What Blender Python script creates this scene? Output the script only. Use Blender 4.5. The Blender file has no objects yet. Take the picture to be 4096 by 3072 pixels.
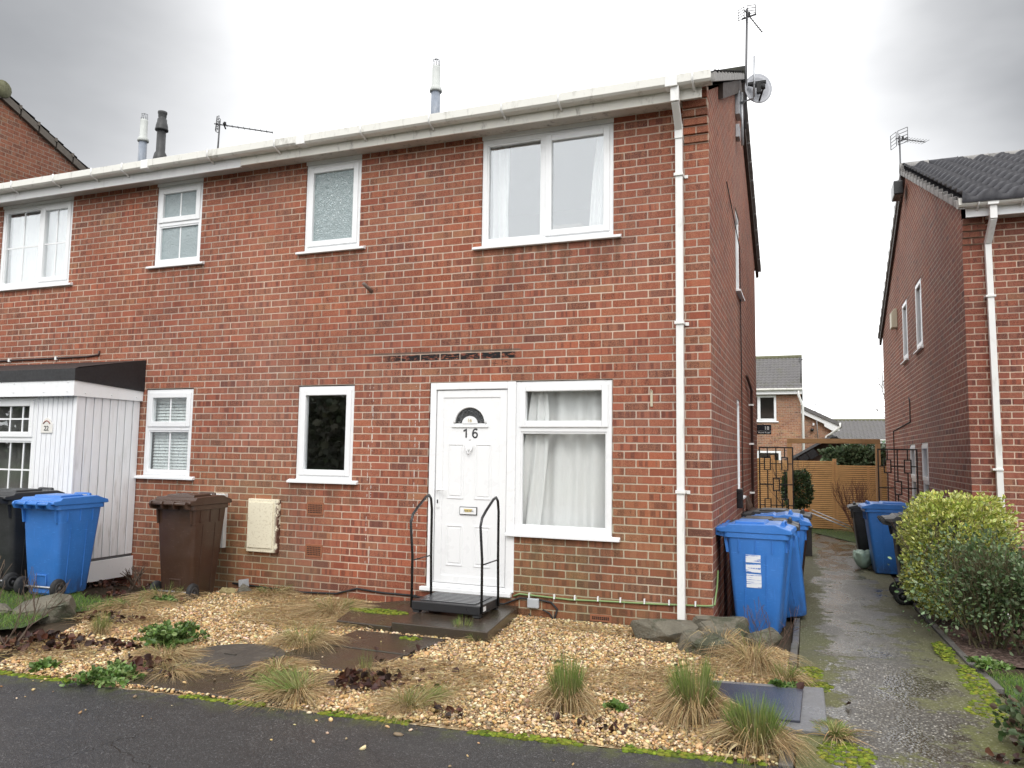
EXPO=0.45; SKYL=14.5
import bpy, bmesh, math, random
import numpy as np
from mathutils import Vector, Matrix, noise as mnoise
random.seed(7); rng=np.random.default_rng(7)
S=bpy.context.scene; COL=S.collection
# ---------------- camera
cam=bpy.data.cameras.new('camera'); camo=bpy.data.objects.new('camera',cam); COL.objects.link(camo)
yaw,pit,rol=-.3655,.0882,.0135
f=Vector((math.sin(yaw)*math.cos(pit),math.cos(yaw)*math.cos(pit),math.sin(pit)))
r=Vector((math.cos(yaw),-math.sin(yaw),0)); u=r.cross(f)
r2=r*math.cos(rol)+u*math.sin(rol); u2=-r*math.sin(rol)+u*math.cos(rol)
M=Matrix((r2,u2,-f)).transposed().to_4x4(); M.translation=Vector((.7748,-7.0157,1.5565)); camo.matrix_world=M
cam.sensor_width=36; cam.lens=3061.64/4096*36; cam.clip_end=1500; cam.clip_start=.05
S.camera=camo
S.view_settings.view_transform='Standard'; S.view_settings.look='None'; S.view_settings.exposure=EXPO; S.view_settings.gamma=1
S.render.resolution_x=1024; S.render.resolution_y=768
# ---------------- world: overcast sky
SUN_EL=math.radians(48); SUN_ROT=math.radians(165)
w=bpy.data.worlds.new('World'); S.world=w; w.use_nodes=True
nt=w.node_tree; nt.nodes.clear()
def wn(t,**k):
    n=nt.nodes.new(t)
    for a,b in k.items(): setattr(n,a,b)
    return n
sky=wn('ShaderNodeTexSky',sky_type='NISHITA',sun_disc=False,sun_elevation=SUN_EL,sun_rotation=SUN_ROT)
tc=wn('ShaderNodeTexCoord'); sep=wn('ShaderNodeSeparateXYZ'); nt.links.new(tc.outputs['Generated'],sep.inputs[0])
nz=wn('ShaderNodeTexNoise'); nz.inputs['Scale'].default_value=2.2; nz.inputs['Detail'].default_value=5; nz.inputs['Roughness'].default_value=.5
mp=wn('ShaderNodeMapping'); mp.inputs['Scale'].default_value=(1,1,2.2); mp.inputs['Location'].default_value=(3.1,1.2,.3)
nt.links.new(tc.outputs['Generated'],mp.inputs[0]); nt.links.new(mp.outputs[0],nz.inputs['Vector'])
# two darker areas of sky, towards the upper left and right of the view
def dark_area(d,c0,c1):
    dp=wn('ShaderNodeVectorMath',operation='DOT_PRODUCT'); nrm=wn('ShaderNodeVectorMath',operation='NORMALIZE')
    nt.links.new(tc.outputs['Generated'],nrm.inputs[0]); nt.links.new(nrm.outputs[0],dp.inputs[0]); dp.inputs[1].default_value=Vector(d).normalized()
    ad=wn('ShaderNodeMath',operation='MULTIPLY_ADD'); nt.links.new(nz.outputs['Fac'],ad.inputs[0]); ad.inputs[1].default_value=.05; nt.links.new(dp.outputs['Value'],ad.inputs[2])
    mr=wn('ShaderNodeMapRange',interpolation_type='SMOOTHSTEP'); nt.links.new(ad.outputs[0],mr.inputs['Value']); mr.inputs['From Min'].default_value=c0; mr.inputs['From Max'].default_value=c1
    return mr.outputs[0]
b1=dark_area((-.80,.44,.42),.90,1.05); b2=dark_area((.33,.82,.44),.935,1.03)
mx=wn('ShaderNodeMath',operation='MAXIMUM'); nt.links.new(b1,mx.inputs[0]); nt.links.new(b2,mx.inputs[1])
cr=wn('ShaderNodeMix',data_type='RGBA'); nt.links.new(mx.outputs[0],cr.inputs['Factor'])
cr.inputs['A'].default_value=(SKYL*1.0,SKYL*1.0,SKYL*1.0,1); cr.inputs['B'].default_value=(2.0,2.06,2.16,1)
ns=wn('ShaderNodeMath',operation='MULTIPLY_ADD'); nt.links.new(nz.outputs['Fac'],ns.inputs[0]); ns.inputs[1].default_value=-.10; ns.inputs[2].default_value=1.05
ms=wn('ShaderNodeVectorMath',operation='SCALE'); nt.links.new(cr.outputs['Result'],ms.inputs[0]); nt.links.new(ns.outputs[0],ms.inputs['Scale'])
cl=wn('ShaderNodeMix',data_type='RGBA'); cl.inputs['Factor'].default_value=.93
nt.links.new(sky.outputs[0],cl.inputs['A']); nt.links.new(ms.outputs[0],cl.inputs['B'])
bg=wn('ShaderNodeBackground'); bg.inputs['Strength'].default_value=.1; nt.links.new(cl.outputs['Result'],bg.inputs['Color'])
ow=wn('ShaderNodeOutputWorld'); nt.links.new(bg.outputs[0],ow.inputs[0])
sl=bpy.data.lights.new('sun','SUN'); sl.energy=1.1; sl.angle=math.radians(25); sl.color=(1,.97,.93)
so=bpy.data.objects.new('sun',sl); COL.objects.link(so)
# light comes from behind the camera, a little from its right
sd=Vector((math.sin(SUN_ROT)*math.cos(SUN_EL),math.cos(SUN_ROT)*math.cos(SUN_EL),math.sin(SUN_EL)))
so.rotation_euler=sd.to_track_quat('Z','Y').to_euler()

# ---------------- node helper
class NT:
    def __init__(s,name):
        s.m=bpy.data.materials.new(name); s.m.use_nodes=True; s.t=s.m.node_tree; s.t.nodes.clear()
        s.out=s.n('ShaderNodeOutputMaterial'); s.b=s.n('ShaderNodeBsdfPrincipled'); s.t.links.new(s.b.outputs[0],s.out.inputs[0])
        s.geo=None
    def n(s,t,**k):
        n=s.t.nodes.new(t)
        for a,b in k.items(): setattr(n,a,b)
        return n
    def set(s,inp,v):
        if isinstance(v,(int,float)):
            inp.default_value=v if inp.type!='RGBA' else (v,v,v,1)
            if inp.type=='VECTOR': inp.default_value=(v,v,v)
        elif isinstance(v,tuple): inp.default_value=v if (len(v)==4 or inp.type=='VECTOR') else (*v,1)
        else: s.t.links.new(v,inp)
    def math(s,op,a,b=0.,c=0.,clamp=False):
        n=s.n('ShaderNodeMath',operation=op,use_clamp=clamp); s.set(n.inputs[0],a); s.set(n.inputs[1],b); s.set(n.inputs[2],c); return n.outputs[0]
    def pos(s):
        if not s.geo: s.geo=s.n('ShaderNodeNewGeometry')
        return s.geo.outputs['Position']
    def obj(s): return s.n('ShaderNodeTexCoord').outputs['Object']
    def xyz(s,v):
        n=s.n('ShaderNodeSeparateXYZ'); s.set(n.inputs[0],v); return n.outputs
    def comb(s,x,y,z):
        n=s.n('ShaderNodeCombineXYZ'); s.set(n.inputs[0],x); s.set(n.inputs[1],y); s.set(n.inputs[2],z); return n.outputs[0]
    def map(s,v,sc=(1,1,1),loc=(0,0,0)):
        n=s.n('ShaderNodeMapping'); s.set(n.inputs[0],v); n.inputs['Scale'].default_value=sc; n.inputs['Location'].default_value=loc; return n.outputs[0]
    def noise(s,v,scale,detail=3,rough=.55,col=False,dist=0):
        n=s.n('ShaderNodeTexNoise'); s.set(n.inputs['Vector'],v); n.inputs['Scale'].default_value=scale; n.inputs['Detail'].default_value=detail; n.inputs['Roughness'].default_value=rough; n.inputs['Distortion'].default_value=dist
        return n.outputs['Color' if col else 'Fac']
    def voro(s,v,scale,feat='F1',out='Distance'):
        n=s.n('ShaderNodeTexVoronoi',feature=feat); s.set(n.inputs['Vector'],v); n.inputs['Scale'].default_value=scale; return n.outputs[out]
    def white(s,v):
        n=s.n('ShaderNodeTexWhiteNoise'); s.set(n.inputs['Vector'],v); return n.outputs
    def mr(s,v,a,b,c=0.,d=1.,smooth=True):
        n=s.n('ShaderNodeMapRange'); n.interpolation_type='SMOOTHSTEP' if smooth else 'LINEAR'
        s.set(n.inputs['Value'],v); s.set(n.inputs['From Min'],a); s.set(n.inputs['From Max'],b); s.set(n.inputs['To Min'],c); s.set(n.inputs['To Max'],d); return n.outputs[0]
    def mix(s,f,a,b,blend='MIX'):
        n=s.n('ShaderNodeMix',data_type='RGBA',blend_type=blend); s.set(n.inputs['Factor'],f); s.set(n.inputs['A'],a); s.set(n.inputs['B'],b); return n.outputs['Result']
    def ramp(s,v,stops,interp='LINEAR'):
        n=s.n('ShaderNodeValToRGB'); s.set(n.inputs[0],v); e=n.color_ramp; e.interpolation=interp
        e.elements[0].position=stops[0][0]; e.elements[0].color=(*stops[0][1],1); e.elements[1].position=stops[-1][0]; e.elements[1].color=(*stops[-1][1],1)
        for p,c in stops[1:-1]:
            x=e.elements.new(p); x.color=(*c,1)
        return n.outputs[0]
    def bump(s,h,dist,strength=1.):
        n=s.n('ShaderNodeBump'); n.inputs['Distance'].default_value=dist; n.inputs['Strength'].default_value=strength; s.set(n.inputs['Height'],h); s.t.links.new(n.outputs[0],s.b.inputs['Normal'])
    def fin(s,col=None,rough=None,metal=None,spec=None):
        if col is not None: s.set(s.b.inputs['Base Color'],col)
        if rough is not None: s.set(s.b.inputs['Roughness'],rough)
        if metal is not None: s.set(s.b.inputs['Metallic'],metal)
        if spec is not None: s.set(s.b.inputs['Specular IOR Level'],spec)
        return s.m
MAT={}
def plain(name,col,rough=.5,metal=0,var=.12,scale=6,bump=0,bscale=60,spec=.5,dirt=None,dirt_amt=.5):
    if name in MAT: return MAT[name]
    n=NT(name); p=n.pos()
    a=n.noise(p,scale,4); c=n.mix(a,tuple(x*(1-var) for x in col),tuple(min(1,x*(1+var)) for x in col))
    if dirt:
        d=n.noise(n.map(p,(1,1,.35)),9,6,.7); c=n.mix(n.mr(d,.52,.72,0,dirt_amt),c,dirt)
    if bump: n.bump(n.noise(p,bscale,3),bump)
    rr=n.mr(n.noise(p,scale*3,3),.3,.7,rough*.85,min(1,rough*1.15))
    MAT[name]=n.fin(c,rr,metal,spec); return MAT[name]
def attr_mat(name,rough=.6,spec=.3,trans=0.,bump=0):
    n=NT(name); a=n.n('ShaderNodeVertexColor'); a.layer_name='Col'
    c=n.mix(n.noise(n.pos(),40,2),a.outputs[0],a.outputs[0])
    n.fin(c,rough,0,spec)
    if bump: n.bump(n.noise(n.pos(),150,2),bump)
    if trans:
        t=n.n('ShaderNodeBsdfTranslucent'); n.set(t.inputs[0],c); m=n.n('ShaderNodeMixShader'); m.inputs[0].default_value=trans
        n.t.links.new(n.b.outputs[0],m.inputs[1]); n.t.links.new(t.outputs[0],m.inputs[2]); n.t.links.new(m.outputs[0],n.out.inputs[0])
    return n.m
def brick(name,axis,off=0.,tint=(1,1,1),algae=0.,tar=False,mort=(.62,.50,.41),streak=False,simple=False,zoff=0.):
    n=NT(name); p=n.pos(); o=n.xyz(p)
    u=n.math('ADD',o[0 if axis=='x' else 1],off); z=n.math('ADD',o[2],zoff)
    wob=n.xyz(n.noise(n.map(p,(1,1,1)),14,2,.5,col=True))
    u=n.math('MULTIPLY_ADD',n.math('SUBTRACT',wob[0],.5),.006,u); z=n.math('MULTIPLY_ADD',n.math('SUBTRACT',wob[1],.5),.006,z)
    zr=n.math('DIVIDE',z,.075); row=n.math('FLOOR',zr); fz=n.math('MULTIPLY',n.math('SUBTRACT',zr,row),.075)
    half=n.math('MULTIPLY',n.math('SUBTRACT',1,n.math('ABSOLUTE',n.math('MODULO',row,2))),.5)
    # small per-course jitter of the perpends
    rj=n.white(n.comb(row,7.,0))[0]
    uu=n.math('ADD',n.math('ADD',n.math('DIVIDE',u,.225),half),n.math('MULTIPLY',n.math('SUBTRACT',rj,.5),.05))
    col=n.math('FLOOR',uu); fu=n.math('MULTIPLY',n.math('SUBTRACT',uu,col),.225)
    du=n.math('MINIMUM',fu,n.math('SUBTRACT',.225,fu)); dz=n.math('MINIMUM',fz,n.math('SUBTRACT',.075,fz))
    # rounded brick corners
    k=.013; ax=n.math('MAXIMUM',n.math('SUBTRACT',k,du),0.); az=n.math('MAXIMUM',n.math('SUBTRACT',k,dz),0.)
    d=n.math('SUBTRACT',k,n.math('SQRT',n.math('ADD',n.math('MULTIPLY',ax,ax),n.math('MULTIPLY',az,az))))
    rough=n.noise(p,110,3,.6); big=n.noise(p,2.2,2,.5)
    thr=n.math('MULTIPLY_ADD',big,.0035,.0040)
    dn=n.math('MULTIPLY_ADD',n.math('SUBTRACT',rough,.5),.004,d)
    mask=n.mr(n.math('SUBTRACT',dn,thr),-.0009,.0011)   # 1 on brick
    cell=n.comb(col,row,3.); wn_=n.white(cell); rv=wn_[0]; rc=n.xyz(wn_[1])
    T=lambda c:tuple(a*b for a,b in zip(c,tint))
    base=n.ramp(rv,[(0,T((.215,.070,.045))),(.22,T((.245,.086,.056))),(.45,T((.275,.100,.066))),(.62,T((.215,.088,.063))),(.76,T((.310,.104,.060))),(.87,T((.195,.094,.066))),(.94,T((.120,.052,.044))),(1,T((.28,.145,.085)))])
    # kiln marks: dark upright bands inside some bricks
    bandn=n.noise(n.comb(n.math('MULTIPLY',uu,3.1),n.math('MULTIPLY',row,5.3),0.),1.45,1,.4)
    band=n.math('MULTIPLY',n.mr(bandn,.50,.57),n.mr(rc[1],.18,.55))
    edge=n.mr(dz,.008,.02); band=n.math('MULTIPLY',band,n.math('MULTIPLY_ADD',edge,.5,.5))
    base=n.mix(n.math('MULTIPLY',band,.66),base,T((.085,.034,.030)))
    band2=n.mr(n.noise(n.comb(n.math('MULTIPLY',uu,3.7),n.math('MULTIPLY',row,9.1),4.),1.6,1,.4),.54,.62); base=n.mix(n.math('MULTIPLY',band2,.35),base,T((.34,.17,.11)))
    # crackled, creased faces with pale flecks on others (more of them high up)
    cv=n.voro(n.map(n.mix(.05,p,n.noise(p,48,3,.6,col=True)),(1,1,1.4)),58,'DISTANCE_TO_EDGE')
    ck=n.math('MULTIPLY',n.mr(cv,.0,.11,1,0),n.mr(n.math('MULTIPLY_ADD',n.xyz(p)[2],.13,rc[2]),.62,.85))
    base=n.mix(n.math('MULTIPLY',ck,.55),base,T((.60,.29,.18)))
    fl=n.math('MULTIPLY',n.mr(n.noise(p,150,3,.75),.56,.64),n.mr(rc[0],.1,.9,.25,1)); base=n.mix(n.math('MULTIPLY',fl,.55),base,T((.62,.33,.23)))
    g=n.noise(p,170,2,.6)
    base=n.mix(n.mr(g,.35,.75,0,.30),base,n.mix(1.,base,(1.5,1.45,1.4),'MULTIPLY'))
    base=n.mix(n.mr(n.noise(p,35,3,.6),.45,.75,0,.35),base,n.mix(1.,base,(.55,.55,.6),'MULTIPLY'))
    if streak:
        st=n.noise(n.map(p,(60,60,3)),1,3,.6)
        base=n.mix(n.mr(st,.42,.7,0,.5),base,T((.16,.055,.045)))
        st2=n.noise(n.map(p,(45,45,2),(5,3,1)),1,2,.6)
        base=n.mix(n.mr(st2,.6,.75,0,.5),base,T((.46,.23,.16)))
    mc=n.mix(n.noise(p,20,3),tuple(x*.8 for x in mort),tuple(x*1.15 for x in mort))
    mc=n.mix(n.mr(n.noise(p,.9,3,.5),.4,.62,0,.38),mc,(.30,.22,.175))
    c=n.mix(mask,mc,base)
    # weather stains
    wz=o[2]
    if algae:
        zz=n.mr(wz,.25,1.9,1,0); an=n.noise(p,1.1,4,.6)
        xa=n.math('MAXIMUM',n.mr(n.math('ABSOLUTE',n.math('ADD',o[0],1.2)),.3,1.6,1,0),n.mr(n.math('ABSOLUTE',n.math('ADD',o[0],5.3)),.4,1.7,1,0))
        am=n.math('MULTIPLY',n.math('MULTIPLY',zz,xa),n.mr(an,.30,.62,.35,1))
        c=n.mix(n.math('MULTIPLY',am,algae),c,n.mix(.5,n.mix(1.,c,(.85,1.25,.9),'MULTIPLY'),(.15,.115,.045)))
        for (xa,xb,zs) in ((-4.5,-3.64,1.19),(-1.9,-.83,.74),(-2.34,-.82,3.59),(-4.5,-3.64,3.71),(-6.7,-5.84,1.18),(-6.7,-5.84,3.72)):
            sx_=n.math('MULTIPLY',n.mr(o[0],xa-.05,xa+.04),n.mr(o[0],xb-.04,xb+.05,1,0)); sz_=n.math('MULTIPLY',n.mr(wz,zs-.55,zs,0,1),n.mr(wz,zs,zs+.01,1,0)); sn=n.mr(n.noise(n.map(p,(9,1,1.1)),1,4,.6),.42,.62)
            c=n.mix(n.math('MULTIPLY',n.math('MULTIPLY',sx_,sz_),n.math('MULTIPLY',sn,.42)),c,(.075,.06,.035))
        dp=n.mr(n.math('MULTIPLY_ADD',n.noise(p,1.4,4,.6),-.5,wz),-.3,.35,1,0); c=n.mix(n.math('MULTIPLY',dp,.45),c,n.mix(1.,c,(.62,.55,.5),'MULTIPLY'))
    reg=n.noise(p,.75,3,.5); c=n.mix(n.mr(reg,.42,.60,0,.30),c,n.mix(1.,c,(1.25,1.0,.80),'MULTIPLY')); c=n.mix(n.mr(n.noise(n.map(p,(1,1,1),(9,9,2)),.9,3,.5),.48,.66,0,.40),c,n.mix(1.,c,(.72,.68,.72),'MULTIPLY'))
    wash=n.noise(n.map(p,(1,1,.5)),.55,4,.55)
    c=n.mix(n.mr(wash,.45,.75,0,.16),c,(.40,.27,.22))
    c=n.mix(n.mr(n.noise(n.map(p,(1,1,.4),(4,4,4)),1.3,4,.6),.5,.78,0,.35),c,n.mix(1.,c,(.6,.58,.58),'MULTIPLY'))
    if tar:
        zm=n.math('MULTIPLY',n.mr(wz,2.405,2.43),n.mr(wz,2.552,2.556,1,0)); xm=n.math('MULTIPLY',n.mr(o[0],-3.65,-3.1),n.mr(o[0],-1.9,-1.86,1,0))
        tn=n.noise(n.map(p,(1.2,1,5)),9,5,.75)
        upper=n.mr(wz,2.47,2.49,.13,0)
        tm=n.mr(n.math('SUBTRACT',tn,upper),.44,.47)
        tm=n.math('MULTIPLY',n.math('MULTIPLY',zm,xm),n.math('MULTIPLY',tm,n.math('MULTIPLY_ADD',mask,.85,.15)))
        c=n.mix(tm,c,(.012,.012,.013))
        # run-down cement line of the removed canopy
        ln=n.math('MULTIPLY',n.mr(n.math('ABSOLUTE',n.math('SUBTRACT',wz,2.565)),.006,.012,1,0),n.math('MULTIPLY',n.mr(o[0],-3.7,-3.5),n.mr(o[0],-1.85,-1.8,1,0)))
        c=n.mix(n.math('MULTIPLY',ln,.8),c,(.13,.11,.09))
        # two dotted lines of old white sealant beside the door
        for xx in (-3.52,-2.97):
            for dx in (0,.045):
                lm=n.mr(n.math('ABSOLUTE',n.math('SUBTRACT',o[0],xx+dx)),.003,.006,1,0)
                lm=n.math('MULTIPLY',lm,n.mr(n.noise(n.map(p,(20,1,16)),1,3,.7),.52,.58)); lm=n.math('MULTIPLY',lm,n.math('MULTIPLY',n.mr(wz,.3,.4),n.mr(wz,2.2,2.3,1,0)))
                c=n.mix(n.math('MULTIPLY',lm,.75),c,(.75,.72,.68))
    h=n.math('MULTIPLY_ADD',mask,1.,n.math('MULTIPLY',rough,.45)); h=n.math('MULTIPLY_ADD',ck,.25,h)
    n.bump(h,.008,1.)
    return n.fin(c,n.mr(rough,.3,.7,.72,.92),0,.3)

# ---------------- mesh helper
I3=lambda u,n,z:(u,n,z)
class MB:
    def __init__(s,T=I3): s.v=[]; s.f=[]; s.mi=[]; s.sm=[]; s.T=T
    def add(s,vs,fs,m=0,sm=False):
        b=len(s.v); s.v+= [tuple(s.T(*p)) for p in vs]; s.f+=[tuple(b+i for i in q) for q in fs]; s.mi+=[m]*len(fs); s.sm+=[sm]*len(fs); return s
    def box(s,u0,u1,n0,n1,z0,z1,m=0):
        v=[(a,b,c) for c in (z0,z1) for b in (n0,n1) for a in (u0,u1)]
        return s.add(v,[(0,2,3,1),(4,5,7,6),(0,1,5,4),(2,6,7,3),(0,4,6,2),(1,3,7,5)],m)
    def quad(s,a,b,c,d,m=0): return s.add([a,b,c,d],[(0,1,2,3)],m)
    def tube(s,pts,r,k=8,m=0,cap=True,r2=None,sq=False):
        pts=[Vector(p) for p in pts]; n=len(pts); vs=[]; ref=None
        for i,p in enumerate(pts):
            d=(pts[min(i+1,n-1)]-pts[max(i-1,0)]).normalized()
            if ref is None: ref=Vector((0,0,1)) if abs(d.z)<.9 else Vector((1,0,0))
            a=d.cross(ref).normalized(); b=a.cross(d).normalized(); ref=b
            rr=r if r2 is None else r+(r2-r)*i/(n-1)
            if not isinstance(r,(int,float)): rr=r[i]
            for j in range(k):
                t=2*math.pi*(j+(.5 if sq else 0))/k; vs.append(tuple(p+(a*math.cos(t)+b*math.sin(t))*rr))
        fs=[(i*k+j,i*k+(j+1)%k,(i+1)*k+(j+1)%k,(i+1)*k+j) for i in range(n-1) for j in range(k)]
        if cap: fs+=[tuple(range(k))[::-1],tuple((n-1)*k+j for j in range(k))]
        return s.add(vs,fs,m,not sq)
    def prism(s,poly,axis,a,b,m=0):
        # poly: 2D points; axis: 'u','n','z' extrusion direction from a to b
        def P(q,t): return {'u':(t,q[0],q[1]),'n':(q[0],t,q[1]),'z':(q[0],q[1],t)}[axis]
        n=len(poly); v=[P(q,a) for q in poly]+[P(q,b) for q in poly]
        return s.add(v,[tuple(range(n))[::-1],tuple(range(n,2*n))]+[(i,(i+1)%n,n+(i+1)%n,n+i) for i in range(n)],m)
    def lathe(s,prof,c=(0,0,0),k=16,axis='z',m=0,sm=True):
        vs=[];n=len(prof)
        for (rr,h) in prof:
            for j in range(k):
                t=2*math.pi*j/k; a,b=rr*math.cos(t),rr*math.sin(t)
                q={'z':(a,b,h),'y':(a,h,b),'x':(h,a,b)}[axis]; vs.append((q[0]+c[0],q[1]+c[1],q[2]+c[2]))
        fs=[(i*k+j,i*k+(j+1)%k,(i+1)*k+(j+1)%k,(i+1)*k+j) for i in range(n-1) for j in range(k)]
        fs+=[tuple(range(k))[::-1],tuple((n-1)*k+j for j in range(k))]
        return s.add(vs,fs,m,sm)
    def build(s,name,mats,parent=None,bevel=0,closed=True,seg=2,root=None,solid=0):
        me=bpy.data.meshes.new(name); o=bpy.data.objects.new(name,me); COL.objects.link(o)
        vs=s.v
        if root is not None and parent is not None: vs=[(x-root[0],y-root[1],z-root[2]) for x,y,z in vs]
        me.from_pydata(vs,[],s.f)
        me.polygons.foreach_set('material_index',s.mi); me.polygons.foreach_set('use_smooth',s.sm)
        for m in (mats if isinstance(mats,(list,tuple)) else [mats]): me.materials.append(m)
        if closed:
            bm=bmesh.new(); bm.from_mesh(me); bmesh.ops.recalc_face_normals(bm,faces=bm.faces); bm.to_mesh(me); bm.free()
        if parent is not None: o.parent=parent
        if solid:
            q=o.modifiers.new('s','SOLIDIFY'); q.thickness=solid
        if bevel:
            q=o.modifiers.new('b','BEVEL'); q.width=bevel; q.segments=seg; q.limit_method='ANGLE'; q.angle_limit=math.radians(40); q.harden_normals=False
        return o
def arrmesh(name,V,Fa,mat,colors=None,parent=None,smooth=True):
    me=bpy.data.meshes.new(name); n=len(V); k=Fa.shape[1]; m=len(Fa)
    me.vertices.add(n); me.vertices.foreach_set('co',V.astype(np.float32).ravel())
    me.loops.add(m*k); me.loops.foreach_set('vertex_index',Fa.astype(np.int32).ravel())
    me.polygons.add(m); me.polygons.foreach_set('loop_start',np.arange(0,m*k,k,dtype=np.int32)); 
    me.polygons.foreach_set('use_smooth',np.full(m,smooth))
    me.update(calc_edges=True)
    if colors is not None:
        a=me.color_attributes.new('Col','FLOAT_COLOR','POINT'); c=np.ones((n,4),np.float32); c[:,:3]=colors; a.data.foreach_set('color',c.ravel())
    me.materials.append(mat); o=bpy.data.objects.new(name,me); COL.objects.link(o)
    if parent is not None: o.parent=parent
    return o
def tag(o,label=None,cat=None,group=None,kind=None):
    if label: o['label']=label
    if cat: o['category']=cat
    if group: o['group']=group
    if kind: o['kind']=kind
    return o
def empty(name,loc,label,cat,rz=0,group=None):
    o=bpy.data.objects.new(name,None); COL.objects.link(o); o.location=loc; o.rotation_euler=(0,0,rz); o.empty_display_size=.1
    return tag(o,label,cat,group)
def copy_tree(o,parent=None):
    c=o.copy(); COL.objects.link(c)
    if parent is not None: c.parent=parent
    for ch in list(o.children): copy_tree(ch,c)
    return c
FONT={}
def text(s,size,pos,T,mat,name,parent=None,root=None,depth=.003,space=1.0,bold=0.):
    cu=bpy.data.curves.new(name,'FONT'); cu.body=s; cu.size=size; cu.align_x='CENTER'; cu.align_y='CENTER'; cu.extrude=depth/2; cu.space_character=space; cu.offset=bold
    to=bpy.data.objects.new('tmp',cu); COL.objects.link(to); bpy.context.view_layer.update()
    me=bpy.data.meshes.new_from_object(to.evaluated_get(bpy.context.evaluated_depsgraph_get())); bpy.data.objects.remove(to)
    mb=MB(T); mb.add([(v.co.x+pos[0],v.co.z+pos[1],v.co.y+pos[2]) for v in me.vertices],[tuple(p.vertices) for p in me.polygons])
    return mb.build(name,mat,parent,root=root)
def gz(y): return float(np.interp(y,[-.5,0,3,200],[0,-.06,-.2,-.2]))
# ---------------- common materials
UP=plain('white_upvc',(.82,.83,.84),.32,var=.03,dirt=(.45,.45,.40),dirt_amt=.13)
UPD=plain('white_door',(.84,.845,.85),.30,var=.012,scale=2)
PVCW=plain('white_pvc_pipe',(.78,.78,.76),.35,var=.05,dirt=(.35,.33,.28),dirt_amt=.35)
GUT=plain('gutter_plastic',(.72,.71,.66),.4,var=.08,scale=3,dirt=(.22,.20,.16),dirt_amt=.55)
FASC=plain('fascia_paint',(.72,.70,.64),.6,var=.10,scale=3,dirt=(.22,.20,.17),dirt_amt=.8,bump=.002,bscale=25)
SOFF=plain('soffit_board',(.52,.48,.43),.8,var=.2,scale=3,dirt=(.10,.08,.07),dirt_amt=.7)
BLK=plain('black_metal',(.012,.012,.013),.3,var=.2)
RUBB=plain('rubber',(.018,.018,.019),.75,var=.3,scale=20)
AERM=plain('aerial_metal',(.10,.10,.105),.5,.3,var=.2,scale=20)
STEEL=plain('galvanised_steel',(.42,.43,.45),.42,.6,var=.2,scale=20)
GREYP=plain('grey_plastic',(.36,.38,.40),.45,var=.1)
DARK=plain('dark_interior',(.035,.033,.03),.9)
ROOM=plain('room_wall',(.30,.29,.27),.9)
FELT=plain('bitumen_felt',(.014,.014,.016),.55,var=.4,scale=12,bump=.002,bscale=40)
def mk_wood(name,c,scale=1,axis='x',dk=.6):
    n=NT(name); p=n.pos(); sc=(1.2,14,14) if axis=='x' else (14,14,1.2)
    g=n.noise(n.map(p,sc),3*scale,4,.6); cc=n.mix(g,tuple(x*dk for x in c),tuple(min(1,x*1.25) for x in c))
    cc=n.mix(n.mr(n.noise(p,3,4,.6),.5,.75,0,.5),cc,tuple(x*.5 for x in c))
    n.bump(g,.002); return n.fin(cc,.75,0,.3)
TIMB=mk_wood('fence_timber',(.62,.36,.15)); TIMG=mk_wood('frame_timber',(.50,.29,.14),axis='z')
def mk_board():
    n=NT('painted_boards'); p=n.pos(); o=n.xyz(p)
    s=n.noise(n.map(p,(9,9,1.1)),2.2,6,.7); s2=n.noise(n.map(p,(60,60,3)),1,3,.6)
    low=n.mr(o[2],.4,1.9,1,.35)
    m=n.math('MULTIPLY',n.mr(n.math('MULTIPLY_ADD',s2,.35,s),.66,.92),low)
    c=n.mix(m,(.80,.81,.83),(.50,.485,.47)); n.bump(s2,.001); return n.fin(c,.55,0,.3)
BOARD=mk_board()
def mk_tile(name,base,moss=0.,rough=.55):
    n=NT(name); p=n.pos(); a=n.noise(p,5,5,.65)
    c=n.mix(a,tuple(x*.65 for x in base),tuple(x*1.4 for x in base))
    c=n.mix(n.mr(n.noise(p,45,3,.7),.5,.75,0,.4),c,tuple(x*3 for x in base))
    if moss: c=n.mix(n.mr(n.noise(p,2.2,5,.7),.5,.66,0,moss),c,(.10,.105,.035))
    n.bump(n.noise(p,80,3),.003); return n.fin(c,rough,0,.25)
TILE=mk_tile('roof_tile_dark',(.028,.027,.029),.25,.8); TILEB=mk_tile('roof_tile_grey',(.13,.125,.125),.25,.6)
VERGE=plain('verge_mortar',(.30,.29,.28),.8,var=.3,scale=25,dirt=(.10,.095,.09),dirt_amt=.7,bump=.004)
def glass(name,tint=(.985,.992,.99),refl=1.,rough=0.,base=0.06,wav=True):
    n=NT(name); n.t.nodes.remove(n.b)
    g=n.n('ShaderNodeBsdfGlossy'); g.inputs['Roughness'].default_value=rough; g.inputs[0].default_value=(.95,.98,1,1)
    tr=n.n('ShaderNodeBsdfTransparent'); n.set(tr.inputs[0],tint)
    lw=n.n('ShaderNodeLayerWeight'); lw.inputs[0].default_value=.5; fr=n.math('MULTIPLY_ADD',n.math('POWER',lw.outputs['Facing'],5.),.96,.04)
    k=n.math('MULTIPLY_ADD',fr,1.5*refl,base,True)
    if wav:
        b=n.n('ShaderNodeBump'); b.inputs['Distance'].default_value=.0015; n.set(b.inputs['Height'],n.noise(n.pos(),1.6,1)); n.t.links.new(b.outputs[0],g.inputs['Normal'])
    m=n.n('ShaderNodeMixShader'); n.set(m.inputs[0],k); n.t.links.new(tr.outputs[0],m.inputs[1]); n.t.links.new(g.outputs[0],m.inputs[2]); n.t.links.new(m.outputs[0],n.out.inputs[0]); return n.m
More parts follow.
